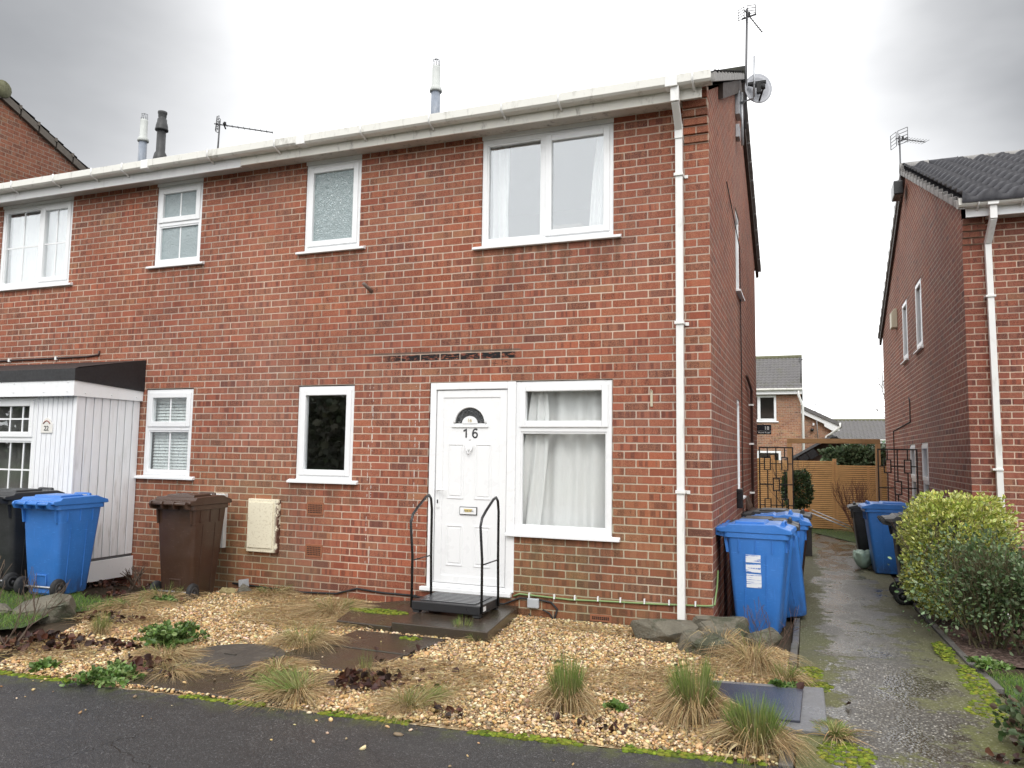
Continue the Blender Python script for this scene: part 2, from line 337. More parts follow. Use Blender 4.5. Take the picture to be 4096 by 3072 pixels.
GLASS=glass('window_glass',refl=.4,base=.012); GLASS_HI=glass('window_glass_sky',refl=1.,base=.16); GLASS_LO=glass('window_glass_low',refl=.9,base=.05)
def obscure(name,col,sc=38,kind=0):
    n=NT(name); p=n.pos()
    h=n.voro(n.map(n.mix(.12,p,n.noise(p,14,2,.5,col=True))),sc,'DISTANCE_TO_EDGE') if kind==0 else n.noise(p,sc*.6,2,.5,dist=3.2)
    n.bump(h,.010,1.); c=n.mix(n.mr(h,0,.4),tuple(x*.78 for x in col),tuple(min(1,x*1.15) for x in col)); return n.fin(c,.10,0,.8)
OBS=obscure('obscure_glass_leaf',(.33,.40,.41),34); OBS2=obscure('obscure_glass_swirl',(.25,.30,.31),26,1); OBSD=obscure('obscure_glass_dark',(.02,.022,.025),60)
def mk_cloth(name,col,rough=.9,tr=.35,lace=False):
    n=NT(name); p=n.pos(); c=n.mix(n.noise(n.map(p,(40,40,6)),2,3),tuple(x*.85 for x in col),col); n.fin(c,rough,0,.1)
    t=n.n('ShaderNodeBsdfTranslucent'); n.set(t.inputs[0],c); m=n.n('ShaderNodeMixShader'); m.inputs[0].default_value=tr
    n.t.links.new(n.b.outputs[0],m.inputs[1]); n.t.links.new(t.outputs[0],m.inputs[2]); n.t.links.new(m.outputs[0],n.out.inputs[0]); return n.m
NET=mk_cloth('curtain_white',(.88,.88,.87),.9,.12); NETG=mk_cloth('curtain_grey',(.23,.23,.22)); BLIND=mk_cloth('blind_slat',(.80,.86,.85),.6,.02)
B16=brick('brick_front','x',tint=(1.12,1.03,.97),algae=.75,tar=True); B22=brick('brick_front_terrace','x',tint=(1.12,1.03,.97),algae=.75); BS=brick('brick_side','y',.1125,streak=True,mort=(.44,.34,.28),tint=(1.02,.95,.93))
BR=brick('brick_right_front','x',-.0405,tint=(.9,.85,.9),zoff=.02); BRS=brick('brick_right_side','y',.05,tint=(.86,.78,.80),mort=(.56,.46,.39),zoff=.02)
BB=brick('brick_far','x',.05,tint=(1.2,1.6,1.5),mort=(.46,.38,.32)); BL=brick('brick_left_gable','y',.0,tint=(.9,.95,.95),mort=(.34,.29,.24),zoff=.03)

FR=lambda u,n,z:(u,-n,z)
def YF(y): return lambda u,n,z:(u,y-n,z)
SX=lambda u,n,z:(n,u,z)
def XL(x): return lambda u,n,z:(x-n,u,z)

def wall_cells(mb,u0,u1,z0,z1,ops,depth,m=0,n=0.,top=None):
    us=sorted({u0,u1,*[a for o in ops for a in o[:2]]}); zs=sorted({z0,z1,*[a for o in ops for a in o[2:]]})
    for a,b in zip(us,us[1:]):
        for c,d in zip(zs,zs[1:]):
            mu,mz=(a+b)/2,(c+d)/2
            if any(o[0]<mu<o[1] and o[2]<mz<o[3] for o in ops): continue
            mb.quad((a,n,c),(b,n,c),(b,n,d),(a,n,d),m)
    for (a,b,c,d) in ops:
        k=n-depth
        mb.quad((a,n,c),(a,k,c),(a,k,d),(a,n,d),m); mb.quad((b,k,c),(b,n,c),(b,n,d),(b,k,d),m)
        mb.quad((a,k,c),(a,n,c),(b,n,c),(b,k,c),m); mb.quad((a,n,d),(a,k,d),(b,k,d),(b,n,d),m)

def ring(mb,a,b,c,d,w,n0,n1,wb=None,wt=None):
    wb=w if wb is None else wb; wt=w if wt is None else wt
    mb.box(a,a+w,n0,n1,c,d); mb.box(b-w,b,n0,n1,c,d); mb.box(a+w,b-w,n0,n1,c,c+wb); mb.box(a+w,b-w,n0,n1,d-wt,d)

def window(house,root,T,a,b,c,d,panes,gl=None,sill=(.08,.045,.045),bars=(),n=0.,name='window',frame_mat=None):
    """panes: list of (a,b,c,d,kind) kind 'sash' or 'fixed'; c,d are the frame limits"""
    fm=frame_mat or UP; gl=gl or GLASS
    w=.05; mb=MB(T); ring(mb,a+.002,b-.002,c,d-.002,w,n-.075,n-.012,wt=.05)
    # mullions/transoms between panes
    for (pa,pb,pc,pd,_) in panes:
        if pa>a+.1: mb.box(pa-.028,pa+.028,n-.074,n-.013,c+w,d-w)
    for (pa,pb,pc,pd,_) in panes:
        if pc>c+.1 : mb.box(max(pa,a)+(.028 if pa>a+.1 else w),pb-(.028 if pb<b-.1 else w),n-.074,n-.0135,pc-.028,pc+.028)
    win=mb.build(name,fm,house,bevel=.004,root=root)
    for (pa,pb,pc,pd,kind) in panes:
        ia=pa+(.028 if pa>a+.1 else w)-.004; ib=pb-(.028 if pb<b-.1 else w)+.004; ic=pc+(.028 if pc>c+.1 else w)-.004; id_=pd-(.028 if pd<d-.1 else w)+.004
        if kind=='sash':
            sb=MB(T); ring(sb,ia-.008,ib+.008,ic-.008,id_+.008,.062,n-.066,n+.002); sb.build('sash',fm,win,bevel=.006,root=root); k=.054
            nn=n-.03
        else:
            sb=MB(T); ring(sb,ia,ib,ic,id_,.022,n-.060,n-.022); sb.build('glazing_bead',fm,win,bevel=.003,root=root); k=.022; nn=n-.045
        gb=MB(T); gb.box(ia+k-.004,ib-k+.004,nn-.006,nn,ic+k-.004,id_-k+.004); gb.build('pane',gl,win,root=root)
        if bars:
            bb=MB(T)
            for q in bars[0]:
                x=ia+k+(ib-ia-2*k)*q; bb.box(x-.009,x+.009,nn-.004,nn+.004,ic+k,id_-k)
            for q in bars[1]:
                z=ic+k+(id_-ic-2*k)*q; bb.box(ia+k,ib-k,nn-.0035,nn+.0035,z-.009,z+.009)
            bb.build('glazing_bar',fm,win,root=root)
    if sill:
        e,h,pr=sill; sb=MB(T); sb.prism([(n-.06,c-h),(n+pr,c-h),(n+pr,c-h+.022),(n-.012,c-.001),(n-.06,c-.001)],'u',a-e,b+e); sb.build('sill',fm,win,bevel=.003,root=root)
    return win
# prism with 'u' axis expects (n,z) pairs

def tile_roof(name,parent,root,x0,x1,ye,ze,yr,zr,mat,roll=.165,gauge=.32,h=.035,ns=8,offset=0.,T=I3,lift=.028):
    """tiled slope from eave (ye,ze) to ridge (yr,zr); u along x"""
    L=math.hypot(yr-ye,zr-ze); dy,dz=(yr-ye)/L,(zr-ze)/L; nrm=(-dz,dy) if dy>0 else (dz,-dy)
    nrows=max(1,int(round(L/gauge))); g=L/nrows; nx=int((x1-x0)/roll*ns)+1; xs=np.linspace(x0,x1,nx)
    ph=((xs-x0+offset)/roll)%1.0
    prof=h*np.where(ph<.55,np.sin(ph/.55*math.pi)**1.0,-.12*np.sin((ph-.55)/.45*math.pi))
    V=[];F=[]
    for r_ in range(nrows):
        s0=r_*g-.03; s1=(r_+1)*g+.03
        jit=0
        for (s,l) in ((s0,.0),(s0,lift),(s1,.004)):
            for x,pz in zip(xs,prof):
                q=pz+l if l>0 else -.01
                V.append(T(x,ye+dy*s+nrm[0]*q,ze+dz*s+nrm[1]*q))
        b=r_*3*nx
        for k in (0,1):
            for i in range(nx-1): F.append((b+k*nx+i,b+k*nx+i+1,b+(k+1)*nx+i+1,b+(k+1)*nx+i))
    V=np.array(V)-np.array(root); return arrmesh(name,V,np.array(F),mat,parent=parent)

# ================= GROUND
def poly_sheet(name,pts,z,mat,label=None,cat=None,kind='structure',sub=.5,follow=True):
    bm=bmesh.new(); vs=[bm.verts.new((x,y,0)) for x,y in pts]; bm.faces.new(vs)
    ys=sorted({-.5,0.,3.})
    for yy in ys:
        bmesh.ops.bisect_plane(bm,geom=bm.verts[:]+bm.edges[:]+bm.faces[:],plane_co=(0,yy,0),plane_no=(0,1,0))
    for v in bm.verts: v.co.z=z+(gz(v.co.y) if follow else 0)
    bmesh.ops.recalc_face_normals(bm,faces=bm.faces)
    me=bpy.data.meshes.new(name); bm.to_mesh(me); bm.free()
    if me.polygons and me.polygons[0].normal.z<0: me.flip_normals()
    me.materials.append(mat); o=bpy.data.objects.new(name,me); COL.objects.link(o); return tag(o,label,cat,kind=kind)
def mk_soil():
    n=NT('soil'); p=n.pos(); a=n.noise(p,3,6,.65); b=n.noise(p,30,4,.7)
    c=n.mix(a,(.035,.026,.017),(.075,.055,.035)); c=n.mix(n.mr(b,.5,.7,0,.6),c,(.10,.075,.05))
    far=n.mr(n.math('ABSOLUTE',n.xyz(p)[1]),14,22); c=n.mix(far,c,n.mix(a,(.03,.05,.015),(.06,.085,.028)))
    n.bump(b,.02); return n.fin(c,.9,0,.25)
SOIL=mk_soil()
poly_sheet('ground',[(-400,-400),(400,-400),(400,500),(-400,500)],-.03,SOIL)
def mk_asphalt():
    n=NT('asphalt'); p=n.pos(); g=n.voro(p,130,'F1'); g2=n.noise(p,90,4,.75)
    a=n.noise(p,1.1,5,.6)
    c=n.mix(n.mr(g,.15,.6),(.037,.037,.039),(.014,.014,.015)); c=n.mix(n.mr(g2,.57,.66,0,.9),c,(.17,.17,.175))
    c=n.mix(n.mr(n.noise(p,420,1),.66,.72,0,.6),c,(.28,.27,.26))
    c=n.mix(n.mr(a,.45,.7,0,.4),c,(.030,.028,.027))
    o=n.xyz(p); e=n.math('SUBTRACT',n.math('MULTIPLY_ADD',o[0],.08,-2.85),o[1])
    mo=n.math('MULTIPLY',n.mr(e,0.,.28,1,0),n.mr(n.noise(p,7,5,.7),.45,.6)); c=n.mix(n.math('MULTIPLY',mo,.6),c,(.07,.085,.015))
    bg=n.noise(n.map(p,(.6,1.2,1),(3,1,0)),1.3,5,.65); c=n.mix(n.mr(bg,.45,.62,0,.55),c,n.mix(1.,c,(1.55,1.5,1.45),'MULTIPLY'))
    ck=n.voro(n.map(n.mix(.25,p,n.noise(p,2.5,4,.6,col=True)),(1,1,1)),.85,'DISTANCE_TO_EDGE'); cm=n.math('MULTIPLY',n.mr(ck,.0,.006,1,0),n.mr(n.noise(p,1.3,2),.5,.6)); c=n.mix(n.math('MULTIPLY',cm,.7),c,(.008,.008,.008))
    n.bump(n.math('MULTIPLY_ADD',cm,-2.,n.math('MULTIPLY_ADD',g,-.8,g2)),.005,.9); return n.fin(c,n.mr(a,.35,.7,.36,.62),0,.45)
ASPH=mk_asphalt()
PE=[(-9,-3.57),(-4.41,-3.23),(-3.6,-3.17),(-2.88,-3.12),(-2.3,-3.08),(-1.6,-3.01),(-1.0,-2.98),(-.26,-2.91),(.21,-2.85),(.66,-2.80),(1.0,-2.95),(2.6,-2.9),(9,-2.9)]
def pe(x): return float(np.interp(x,[a for a,_ in PE],[b for _,b in PE]))
random.seed(5)
edge=[]
for i in range(len(PE)-1):
    for k in range(12):
        t=k/12; x=PE[i][0]*(1-t)+PE[i+1][0]*t; y=PE[i][1]*(1-t)+PE[i+1][1]*t; edge.append((x,y+random.uniform(-.012,.012)))
poly_sheet('pavement',[(-30,-14),(30,-14),(30,-2.9)]+edge[::-1]+[(-30,-5.1)],.004,ASPH)
def mk_path():
    n=NT('wet_path'); p=n.pos(); o=n.xyz(p); v=n.voro(p,62,'F1'); vc=n.voro(p,62,'F1','Color'); rv=n.xyz(vc)[0]
    st=n.ramp(rv,[(0,(.06,.054,.044)),(.4,(.11,.10,.082)),(.7,(.17,.16,.13)),(.9,(.30,.28,.24)),(1,(.48,.45,.39))])
    c=n.mix(n.mr(v,.30,.52),st,(.038,.033,.026))
    xm=n.math('MAXIMUM',n.mr(o[0],.66,1.12,1,0),n.mr(o[0],1.35,1.95,0,1)); ns=n.noise(p,2.6,6,.68)
    nearm=n.mr(o[1],-4,3,1,.5)
    mo=n.math('MULTIPLY',nearm,n.mr(n.math('MULTIPLY_ADD',n.noise(p,22,4,.7),.35,n.math('MULTIPLY_ADD',xm,.34,ns)),.74,.86)); c=n.mix(n.math('MULTIPLY',mo,.75),c,n.mix(n.noise(p,60,3),(.045,.050,.010),(.17,.18,.03)))
    c=n.mix(n.mr(n.noise(p,1.7,4,.6),.42,.65,0,.35),c,(.055,.045,.03))
    wet=n.noise(n.map(p,(1.,.45,1)),2.4,4,.55)
    r=n.math('MAXIMUM',n.mr(wet,.40,.60,.10,.45),n.mr(mo,0,.5,0,.8))
    n.bump(n.math('MULTIPLY_ADD',v,-.6,n.noise(p,25,3)),.004,.8); return n.fin(c,r,0,.6)
PATH=mk_path()
poly_sheet('path',[(.70,-2.80),(.70,13.2),(1.93,13.2),(1.93,-.85),(2.2,-2.2),(2.45,-2.86),(1.0,-2.92)],.0,PATH)
def mk_gbed():
    n=NT('gravel_bed'); p=n.pos(); v=n.voro(p,55,'F1','Color'); c=n.ramp(n.xyz(v)[0],[(0,(.16,.10,.05)),(.4,(.30,.21,.11)),(.75,(.42,.32,.19)),(1,(.5,.42,.30))])
    n.bump(n.voro(p,55),-.01) ; return n.fin(c,.8,0,.3)
poly_sheet('gravel_bed',[(-4.55,-3.22),(-2.9,-3.1),(-1.6,-2.99),(.2,-2.83),(.62,-2.80),(.62,-.4),(.05,-.05),(-5.05,-.02),(-5.35,-.55),(-5.35,-1.3),(-5.2,-1.9),(-4.85,-2.6)],-.008,mk_gbed(),follow=False)
def mk_conc(name,a,b,wet=.35,moss=.4):
    n=NT(name); p=n.pos(); s=n.noise(p,4,6,.65); c=n.mix(s,a,b); c=n.mix(n.mr(n.noise(p,60,3,.6),.55,.75,0,.4),c,tuple(x*1.9 for x in b))
    c=n.mix(n.mr(n.noise(p,2.3,5,.7),.5,.66,0,moss),c,(.05,.055,.018)); n.bump(n.noise(p,70,4,.7),.003); return n.fin(c,n.mr(s,.35,.65,wet*.5,wet*1.3),0,.5)
SLAB=mk_conc('wet_slab',(.032,.025,.018),(.062,.048,.035),.22); KERB=mk_conc('kerb_stone',(.07,.066,.06),(.14,.13,.12),.6,.35); GREYC=mk_conc('grey_concrete',(.10,.10,.105),(.17,.17,.175),.5,.2)
# kerb edgings: individual stones
def edging(name,x0,x1,ys,label,grp,mat,zt=.02):
    for i in range(len(ys)-1):
        a,b=ys[i]+.004,ys[i+1]-.004; mb=MB(); za,zb=gz(a),gz(b)
        dx=random.uniform(-.008,.008)
        v=[(x0+dx,a,za-.12),(x1+dx,a,za-.12),(x1+dx,b,zb-.12),(x0+dx,b,zb-.12),(x0+dx,a,za+zt),(x1+dx,a,za+zt),(x1+dx,b,zb+zt),(x0+dx,b,zb+zt)]
        mb.add(v,[(0,3,2,1),(4,5,6,7),(0,1,5,4),(1,2,6,5),(2,3,7,6),(3,0,4,7)]); o=mb.build(name,mat,bevel=.006); tag(o,label%['first','second','third','fourth','fifth','sixth','seventh'][i],'kerb edging',grp)
edging('path_edging',.635,.69,[-.75+.91*i for i in range(8)],'%s concrete edging strip from the camera along the left side of the wet path','edging strips left of the path',KERB)
edging('path_edging',1.935,1.99,[-.9,0,.91,1.82,2.73,3.64,4.55,5.46],'%s concrete edging strip from the camera along the right side of the wet path','edging strips right of the path',KERB)
o=MB(); o.box(.62,.69,-2.80,-2.36,-.1,.016); tag(o.build('path_edging',KERB,bevel=.006),'short pale edging strip between the big grass tuft and the pavement corner','kerb edging')
# stepping slabs of the front path
def slab(pts,z0,z1,label,name='paving_slab'):
    mb=MB(); mb.prism(pts,'z',z0,z1); return tag(mb.build(name,SLAB,bevel=.008),label,'slab','slabs leading to the front door')
slab([(-3.33,-.40),(-3.12,-1.10),(-2.56,-1.12),(-2.52,-.10),(-3.0,-.05)],-.05,.055,'mossy wet slab left of the black step')
slab([(-2.55,-1.13),(-1.66,-1.13),(-1.80,-.03),(-2.5,-.03)],-.05,.095,'wet concrete slab carrying the black half step')
slab([(-2.83,-1.22),(-2.0,-1.19),(-2.06,-1.74),(-2.86,-1.72)],-.06,.022,'dark wet slab just in front of the doorstep slab')
slab([(-2.88,-1.74),(-2.08,-1.76),(-2.14,-2.28),(-2.98,-2.24)],-.06,.018,'dark wet slab beside the round manhole cover')
slab([(-3.62,-2.66),(-2.2,-2.34),(-2.25,-3.02),(-3.72,-3.10)],-.06,.014,'wide worn slab nearest the pavement with lichen patches')
def manhole():
    r=empty('manhole_cover',(-3.22,-2.32,0),'round dark wooden-looking manhole cover set in the gravel beside the slabs','manhole cover')
    m=plain('manhole_iron',(.055,.048,.04),.6,var=.4,scale=9,bump=.006,bscale=30,dirt=(.15,.13,.10),dirt_amt=.5)
    MB().lathe([(.40,-.05),(.40,.012),(.385,.02),(.33,.022)],k=40,sm=False).build('rim',m,r,bevel=0)
    mb=MB(); mb.lathe([(.325,.0),(.325,.030),(.31,.034),(.02,.036)],k=36,sm=False); mb.box(-.05,.05,-.012,.012,.037,.045); mb.build('lid',m,r)
manhole()
def utility_cover():
    r=empty('inspection_cover',(.50,-1.86,0),'rectangular wet steel inspection cover in a concrete surround by the path','inspection cover')
    mb=MB(); mb.prism([(-.37,-.47),(.37,-.39),(.36,.49),(-.38,.36)],'z',-.06,.024); mb.build('surround',GREYC,r,bevel=.008)
    st=plain('wet_cover_steel',(.05,.055,.075),.13,.25,var=.4,scale=8,bump=.001,bscale=240)
    mb=MB(); mb.prism([(-.35,-.37),(.22,-.30),(.235,.34),(-.36,.26)],'z',.02,.040); mb.build('lid',st,r,bevel=.004)
utility_cover()

# ================= HOUSE 16 (right half of the terrace)
XP=-5.175; D=6.95
def gutter_run(house,root,x0,x1,brk,joints,T=FR,z=4.855,n0=.222):
    mb=MB(T); w=.115;h=.098
    prof=[(n0,z+h),(n0,z),(n0+w*.82,z),(n0+w,z+.02),(n0+w,z+h),(n0+w-.008,z+h),(n0+w-.008,z+.024),(n0+w*.8,z+.006),(n0+.008,z+.006),(n0+.008,z+h)]
    mb.prism(prof,'u',x0,x1); g=mb.build('gutter',GUT,house,root=root,bevel=.002)
    for x in brk:
        b=MB(T); b.tube([(x,n0-.0,z-.03),(x,n0+.04,z-.012),(x,n0+w+.006,z+.012),(x,n0+w+.006,z+h+.004)],.011,6); b.build('gutter_bracket',PVCW,g,root=root)
    for x in joints:
        b=MB(T); b.box(x-.055,x+.055,n0-.002,n0+w+.006,z-.006,z+h+.003); b.build('gutter_joint',PVCW,g,root=root,bevel=.004)
    return g
def house16():
    R=(-2.6,0,0); H=empty('terraced_house',R,'red brick end terrace house with white door numbered 16 and a long drainpipe','house')
    ops=[(-2.27,-.895,3.60,4.79),(-4.43,-3.71,3.72,4.79),(-4.43,-3.71,1.195,2.25),(-2.815,-1.87,.19,2.25),(-1.87,-.90,.745,2.25)]
    mb=MB(FR); wall_cells(mb,XP,0,-.5,4.80,ops,.07)
    # corbelled courses at the gable end
    for k in range(7):
        z=4.43+.075*k; pj=.022*(k+1) if k<6 else .15
        mb.box(-.225,-.0005,-.01,min(pj,.16),z+.004,z+.071)
    # side, rear and party walls
    ms=MB(SX); sops=[(2.78,3.30,1.02,2.25),(2.88,3.55,3.62,4.72)]
    wall_cells(ms,0,D,-.5,4.86,sops,.09,1); ms.add([(-.12,0,4.86),(D+.12,0,4.86),(3.6,0,6.74)],[(0,1,2)],1)
    mb.v=[tuple(p) for p in mb.v]; b=len(mb.v); mb.v+=ms.v; mb.f+=[tuple(b+i for i in q) for q in ms.f]; mb.mi+=ms.mi; mb.sm+=ms.sm
    mb.T=I3; mb.quad((XP,D,-.5),(0,D,-.5),(0,D,4.86),(XP,D,4.86)); mb.quad((XP+.01,.12,-.5),(XP+.01,D,-.5),(XP+.01,D,4.86),(XP+.01,.12,4.86),2)
    wall=mb.build('wall',[B16,BS,ROOM],H,root=R,closed=False)
    for (za,zb) in ((2.48,2.52),(4.80,4.82),(.0,.04)):
        MB().box(XP+.02,-.02,.13,D-.02,za,zb).build('floor',ROOM,H,root=R)
    MB().box(XP+.02,-.12,2.6,2.7,.05,4.79).build('inner_wall',ROOM,H,root=R)
    # roof
    tile_roof('roof',H,R,XP,.09,-.255,4.932,3.6,6.80,TILE,roll=.165,offset=.05,h=.036,lift=.014)
    tile_roof('roof',H,R,XP,.09,7.30,4.925,3.6,6.80,TILE,roll=.165)
    MB().tube([(XP,3.6,6.80),(.1,3.6,6.80)],.11,10).build('ridge',TILE,H,root=R)
    MB().add([(XP,-.2,4.86),(.04,-.2,4.86),(.04,3.6,6.72),(XP,3.6,6.72),(XP,7.2,4.86),(.04,7.2,4.86)],[(0,1,2,3),(3,2,5,4)]).build('underlay',DARK,H,root=R,closed=False)
    # verge mortar and barge
    v=MB()
    for s in (0,1):
        ya,yb=(-.31,3.6) if s==0 else (7.3,3.6)
        for i in range(11):
            t0,t1=i/11+.004,(i+1)/11-.004; y0,y1=ya+(yb-ya)*t0,ya+(yb-ya)*t1; z0,z1=4.895+1.88*t0,4.895+1.88*t1
            v.add([(.035,y0,z0-.05),(.095,y0,z0-.05),(.095,y1,z1-.05),(.035,y1,z1-.05),(.035,y0,z0+.02),(.095,y0,z0+.045),(.095,y1,z1+.02),(.035,y1,z1+.02)],[(0,3,2,1),(4,5,6,7),(0,1,5,4),(1,2,6,5),(2,3,7,6),(3,0,4,7)])
    v.build('verge',VERGE,H,root=R,bevel=.004)
    bg_=MB()
    DW=plain('dark_bargeboard',(.055,.038,.03),.7,var=.3)
    for ya,yb in ((.9,3.6),(7.3,3.6)):
        z0=4.85+1.87*(3.85-abs(ya-3.6))/3.85
        bg_.add([(.002,ya,z0-.17),(.05,ya,z0-.17),(.05,yb,6.55),(.002,yb,6.55),(.002,ya,z0),(.05,ya,z0),(.05,yb,6.72),(.002,yb,6.72)],[(0,3,2,1),(4,5,6,7),(0,1,5,4),(1,2,6,5),(2,3,7,6),(3,0,4,7)])
    bg_.build('bargeboard',DW,H,root=R)
    fb=MB(FR); xs=[XP,-4.42,-2.93,-1.43,-.035]
    for a,b in zip(xs,xs[1:]): fb.box(a+.001,b-.001,.198,.221,4.762,4.955)
    fb.build('fascia',FASC,H,root=R,bevel=.002)
    sb=MB(FR)
    for a,b in zip([XP,-3.2,-2.2,-.23],[-3.2,-2.2,-.23,-.229]):
        if b-a>.01: sb.box(a+.001,b-.001,.001,.197,4.785,4.80)
    sb.build('soffit',SOFF,H,root=R)
    gutter_run(H,R,XP,.06,[-4.62,-3.52,-2.72,-1.93,-1.35,-.10],[-4.28,-.29])
    # drainpipe
    dp=MB(FR); hs=.046
    dp.tube([(-.262,.28,4.86),(-.262,.28,4.72)],hs*1.15,4,sq=True); dp.tube([(-.262,.278,4.735),(-.262,.075,4.56)],hs,4,sq=True); dp.tube([(-.262,.06,4.60),(-.262,.06,4.46)],hs*1.12,4,sq=True)
    dp.tube([(-.262,.055,4.52),(-.266,.055,.0)],hs,4,sq=True)
    pipe=dp.build('drainpipe',PVCW,H,root=R,bevel=.004)
    for z in (4.12,2.74,1.22):
        c=MB(FR); c.box(-.308,-.222,.0,.102,z-.014,z+.014); c.box(-.222,-.19,.0,.012,z-.02,z+.012); c.build('pipe_clip',PVCW,pipe,root=R,bevel=.003)
    # windows
    window(H,R,FR,-2.27,-.895,3.64,4.745,[(-2.27,-1.60,3.64,4.745,'fixed'),(-1.60,-.895,3.64,4.745,'sash')],gl=GLASS_HI)
    window(H,R,FR,-4.43,-3.71,3.765,4.745,[(-4.43,-3.71,3.765,4.745,'sash')],gl=OBS)
    window(H,R,FR,-4.43,-3.71,1.235,2.24,[(-4.43,-3.71,1.235,2.24,'sash')],gl=GLASS_LO)
    window(H,R,FR,-1.868,-.905,.79,2.245,[(-1.868,-.905,.79,1.78,'fixed'),(-1.868,-.905,1.78,2.245,'sash')],gl=GLASS)
    for a,b in ((-2.272,-.893),(-4.432,-3.708)): MB(FR).box(a,b,-.05,.004,4.745,4.786).build('head_trim',UP,H,root=R,bevel=.002)
    for (a,b,c,d) in sops:
        window(H,R,SX,a,b,c+.03,d,[(a,b,c+.03,d,'fixed')],sill=(.03,.04,.06),gl=GLASS)
    # air bricks
    TC=plain('terracotta',(.26,.10,.05),.85,var=.2,scale=30)
    for (a,b,c,d) in ((-4.262,-4.045,.85,.985),(-4.262,-4.045,.405,.54),(-1.108,-.905,.012,.078)):
        v=MB(FR); v.box(a,b,-.02,.006,c,d); nx,nz_=9,(5 if d-c>.1 else 2)
        v.build('air_brick',TC,H,root=R,bevel=.003); hb=MB(FR)
        for i in range(nx):
            for j in range(nz_):
                x=a+.02+(b-a-.04)*(i+.5)/nx; z=c+.018+(d-c-.036)*(j+.5)/nz_; hb.box(x-.006,x+.006,.002,.0075,z-.006,z+.006)
        hb.build('vent_hole',BLK,[q for q in H.children if q.name.startswith('air_brick')][-1],root=R)
    # meter box
    CR=NT('flaking_cream'); p=CR.pos(); cc=CR.mix(CR.mr(CR.noise(p,55,4,.7),.54,.64,0,.5),(.74,.69,.54),(.44,.37,.24)); o_=CR.xyz(p)
    cc=CR.mix(CR.math('MULTIPLY',CR.mr(o_[0],-4.66,-4.60),CR.mr(CR.noise(p,14,4,.7),.42,.5)),cc,(.10,.045,.03)); CR.bump(CR.noise(p,50,4),.002); CRm=CR.fin(cc,.7,0,.3)
    v=MB(FR); v.box(-5.005,-4.60,-.01,.05,.425,1.0); mbx=v.build('meter_box',CRm,H,root=R,bevel=.006)
    v=MB(FR); v.box(-4.99,-4.66,.051,.062,.47,.965); v.build('box_door',CRm,mbx,root=R,bevel=.004)
    # door
    fr=MB(FR); fr.box(-2.80,-2.735,-.07,.006,.205,2.245); fr.box(-1.955,-1.8665,-.07,.006,.205,2.245); fr.box(-2.735,-1.955,-.07,.006,2.175,2.245); fr.box(-2.735,-1.955,-.07,.004,.205,.245); fr.box(-1.955,-1.90,-.062,-.001,.15,.79)
    fr.build('door_frame',UPD,H,root=R,bevel=.006)
    MB(FR).box(-2.86,-1.885,-.06,.045,.165,.203).build('threshold',UPD,H,root=R,bevel=.004)
    dl=MB(FR); dl.box(-2.728,-1.962,-.055,-.016,.25,2.168); door=dl.build('door',UPD,H,root=R,bevel=.004)
    mo=MB(FR)
    def frame2(a,b,c,d,w=.014,n0=-.017,n1=-.009): ring(mo,a,b,c,d,w,n0,n1)
    ring(mo,-2.728,-1.962,.25,2.168,.075,-.016,-.008)
    cx=-2.36
    for (a,b) in ((-2.60,-2.42),(-2.30,-2.12)):
        frame2(a,b,1.08,1.63); frame2(a,b,.42,.82)
        mo.box(a+.03,b-.03,-.0165,-.010,1.11,1.60); mo.box(a+.03,b-.03,-.0165,-.010,.45,.79)
    mo.build('door_panel',UPD,door,root=R,bevel=.004)
    arc=MB(FR); pts=[(cx+.17*math.cos(t),-.008,1.835+.165*math.sin(t)) for t in np.linspace(0,math.pi,25)]; arc.tube(pts,.012,6); arc.box(cx-.20,cx+.20,-.016,-.003,1.795,1.818); 
    hub=[(cx+.085*math.cos(t),1.832+.075*math.sin(t)) for t in np.linspace(0,math.pi,17)]; arc.prism(hub,'n',-.016,-.004)
    arc.build('fanlight_frame',UPD,door,root=R)
    fg=MB(FR); fg.prism([(cx+.165*math.cos(t),1.835+.16*math.sin(t)) for t in np.linspace(0,math.pi,25)],'n',-.018,-.0135); fg.build('fanlight_pane',OBSD,door,root=R)
    NUM=plain('numeral_dark',(.03,.03,.033),.5)
    def stroke(pts,x,z,s,r_=.0085):
        m_=MB(lambda u,n_,zz:(u,-(-.0155+(n_)*.55),zz)); m_.tube([(x+a*s,.0,z+b*s) for a,b in pts],r_,8); m_.build('numeral',NUM,door,root=R)
    stroke([(-.28,.22),(-.05,.42),(.04,.5),(.04,.2),(.04,-.5)],cx-.045,1.735,.088)
    stroke([(.26,.36),(.12,.48),(-.06,.46),(-.2,.3),(-.28,.02),(-.27,-.25),(-.14,-.44),(.02,-.5),(.2,-.42),(.29,-.2),(.22,.0),(.04,.09),(-.16,.03),(-.26,-.12)],cx+.055,1.735,.088)
    text('16',.05,(cx,-.001,1.862),FR,plain('faded_gold',(.55,.45,.25),.5),'numeral',door,R)
    kn=MB(FR); kn.box(cx-.035,cx+.035,-.016,.004,1.60,1.625); kn.tube([(cx-.033,.0,1.615),(cx-.026,.006,1.57),(cx,.012,1.525),(cx+.026,.006,1.57),(cx+.033,.0,1.615)],.008,6); kn.lathe([(.001,-.017),(.03,-.016),(.03,-.004),(.02,.004),(.001,.006)],(cx,0,1.585),12,'y'); kn.build('knocker',UPD,door,root=R)
    MB(FR).lathe([(.001,-.017),(.010,-.016),(.009,-.007),(.001,-.006)],(cx,0,1.675),10,'y').build('spyhole',UPD,door,root=R)
    lp=MB(FR); lp.box(cx-.095,cx+.095,-.016,-.005,.925,1.005); lpo=lp.build('letter_plate',BLK,door,root=R,bevel=.003)
    MB(FR).box(cx-.088,cx+.088,-.0055,.000,.932,.998).build('letter_flap',UPD,lpo,root=R,bevel=.003)
